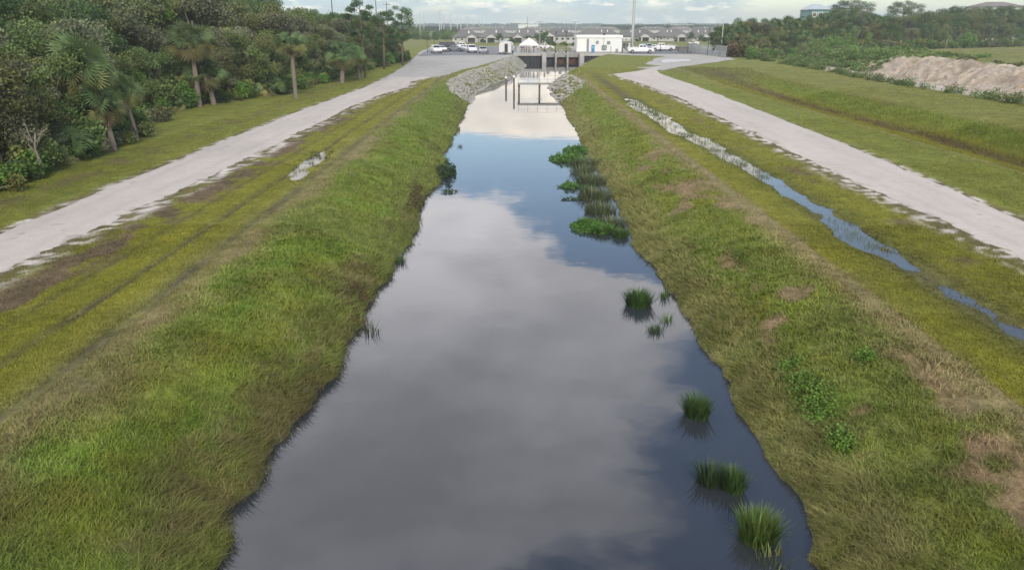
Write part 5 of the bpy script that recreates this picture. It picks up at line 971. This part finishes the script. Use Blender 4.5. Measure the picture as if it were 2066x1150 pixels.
hwz = (wx1-wx0)/2; MB().box(-hwz, hwz, 0, 30, 0, 4.6).build('wall', WHITE, wh); MB().box(-hwz-.5, hwz+.5, -.5, 30.5, 4.61, 5.2).build('roof', WTRIM, wh)
wx0, wy, _ = at(1335, 57, 2.0); wx1 = at(1400, 57, 2.0)[0]; wh = empty('warehouse', ((wx0+wx1)/2, wy, 2), 0, 'pale low warehouse on the horizon above the right villas', 'building'); hwz = (wx1-wx0)/2; MB().box(-hwz, hwz, 0, 30, 0, 4.0).build('wall', STUC, wh); MB().box(-hwz-.5, hwz+.5, -.5, 30.5, 4.01, 4.5).build('roof', WTRIM, wh)
# shrubs and small trees by the villas
for i, (u, vb, vt, k) in enumerate(((975, 86, 76, 'bush3'), (1007, 87, 68, 'oak4'), (1031, 87, 74, 'bush3'), (1038, 87, 77, 'bush3'), (1065, 87, 72, 'oak4'), (1084, 88, 69, 'oak4'), (1095, 90, 62, 'oak4'), (1281, 84, 76, 'bush3'), (1328, 84, 74, 'palm1'), (1336, 84, 74, 'palm1'), (1358, 84, 79, 'bush3'), (1388, 84, 66, 'oak4'), (1411, 84, 70, 'oak4'), (1420, 84, 76, 'bush3'), (1114, 92, 80, 'bush3'), (1137, 92, 82, 'bush3'), (1157, 92, 82, 'bush3'))):
    x, y, z = at(u, vb, 2.0); y -= 4; hh = {'bush3': 1.9, 'oak4': 9.6, 'palm1': 7}[k]; s = (zat(u, vt, y)-2)/hh; put(k, x, y, s*(1.2 if k == 'oak4' else 1), None, 'dark garden tree in front of the villas' if k != 'bush3' else 'rounded dark shrub in front of the villas', 'tree' if k != 'bush3' else 'bush', 'garden plants before the villas', z=2.0, sz=s)
# field shrubs and far woods on the left and the horizon
for i in range(46):
    u = rt.uniform(832, 925); v = rt.uniform(70, 82); x, y, z = at(u, v, 2.0); k = rt.choice(['bush1', 'bush3', 'bush5', 'oak4']); s = rt.uniform(1.0, 2.2) if k != 'oak4' else rt.uniform(.3, .5); put(k, x, y, s, None, 'scattered shrub in the green field beyond the left parking area', 'bush', 'shrubs in the far field', z=1.9)
def farwood(name, label, u0, u1, vb, vt, n, seed, size, col, drop=1.0):
    rng = np.random.default_rng(seed); P = []; cs = []
    for i in range(n):
        u = rng.uniform(u0, u1); v = vb+rng.uniform(0, 1.5); x, y, z = at(u, v, 2.0); y += rng.uniform(0, 60); top = zat(u, vt+2.5*vn(np.array([u*.03]), np.array([seed*1.]), seed)[0]+rng.uniform(-.6, 1.5), y)-2; R_ = max(3, top*.45)
        m_ = 70; d_ = rng.normal(size=(m_, 3)); d_ /= np.linalg.norm(d_, axis=1)[:, None]; P.append(np.array([x, y, 2+top*.5])+d_*np.array([R_, R_, top*.5])*(rng.random(m_)**.3)[:, None]); cs.append(np.tile(np.array(col)*rng.uniform(.7, 1.3), (m_, 1)))
    P = np.concatenate(P); cs = np.concatenate(cs); V, F = rot_quads(P, size*np.ones(len(P)), rng, .3, .8); o = npmesh(name, V, F, LEAF, np.repeat(cs, 4, 0)); tag(o, label, 'wood', kind='stuff')
farwood('far_wood', 'dark bluish green wood across the far field on the left', 780, 960, 62, 53.5, 330, 3, 2.2, (.045,.07,.035))
farwood('horizon_wood', 'thin dark line of trees along the horizon', 700, 1480, 53.2, 48.6, 700, 5, 5, (.04,.06,.035))
farwood('horizon_wood', 'dark wood rising behind the villas on the right side', 1222, 1440, 60, 50.5, 260, 6, 2.6, (.045,.065,.035))
# houses above the right wood
def bighouse(u0, u1, vt, vroof, y, wallm, roofm, label, wins):
    x0, x1 = xat(u0, 40, y), xat(u1, 40, y); W_ = x1-x0; ez = zat(u0, vroof, y)-2; rz_ = zat(u0, vt, y)-2; o = empty('villa_block', ((x0+x1)/2, y, 2), 0, label, 'building'); hw = W_/2; D_ = 12
    MB().box(-hw, hw, 0, D_, -.1, ez).build('wall', wallm, o); e = .7; MB().add([(-hw-e, -e, ez), (hw+e, -e, ez), (hw+e, D_+e, ez), (-hw-e, D_+e, ez), (-hw*.4, D_/2, rz_), (hw*.4, D_/2, rz_)], [(3, 2, 1, 0), (0, 1, 5, 4), (1, 2, 5), (2, 3, 4, 5), (3, 0, 4)]).build('roof', roofm, o)
    for r_ in range(2):
        for k in range(wins): xx = -hw+W_*(k+.5)/wins; zz = ez-1.9-3*r_; wd = MB().box(xx-.8, xx+.8, -.06, -.003, zz-.7, zz+.9).build('window', WTRIM, o); MB().box(xx-.65, xx+.65, -.075, -.061, zz-.55, zz+.75).build('pane', GLASS, wd)
RB = mat('pale_metal_roof', (.40,.45,.48), .5, var=.05); TW = mat('teal_wall', (.14,.26,.29), .8, var=.06)
bighouse(1636, 1672, 8, 20, 300, TW, RB, 'teal tower house with a pale pyramid roof above the right wood', 3); bighouse(1676, 1748, 6, 17, 305, STUC, RB, 'pale house with a metal roof behind the tall rounded pine', 5)
bighouse(1765, 1792, 28, 34, 310, STUC, RB, 'small pale roof showing between the pines on the right', 3); bighouse(1975, 2062, 4, 14, 345, STUC, ROOFR, 'large villa with brown roof above the wood at the right edge', 7)
# ------------------------------------------------------------------ haze: a closed box of thin air round everything
hb = MB().box(-2640, 2640, -40, 4300, -3.2, 60).build('haze', bpy.data.materials.new('thin_air')); hb['kind'] = 'stuff'
hm = hb.data.materials[0]; hm.use_nodes = True; nt = hm.node_tree; nt.nodes.clear(); pv_ = nd(nt, 'ShaderNodeVolumePrincipled'); pv_.inputs['Color'].default_value = (.80, .88, .93, 1); pv_.inputs['Density'].default_value = .00042; pv_.inputs['Anisotropy'].default_value = .2
o_ = nt.nodes.new('ShaderNodeOutputMaterial'); nt.links.new(pv_.outputs[0], o_.inputs['Volume'])
for k, e in PR.items():
    if not e[1]:
        for c in list(e[0].children): bpy.data.objects.remove(c)
        bpy.data.objects.remove(e[0])
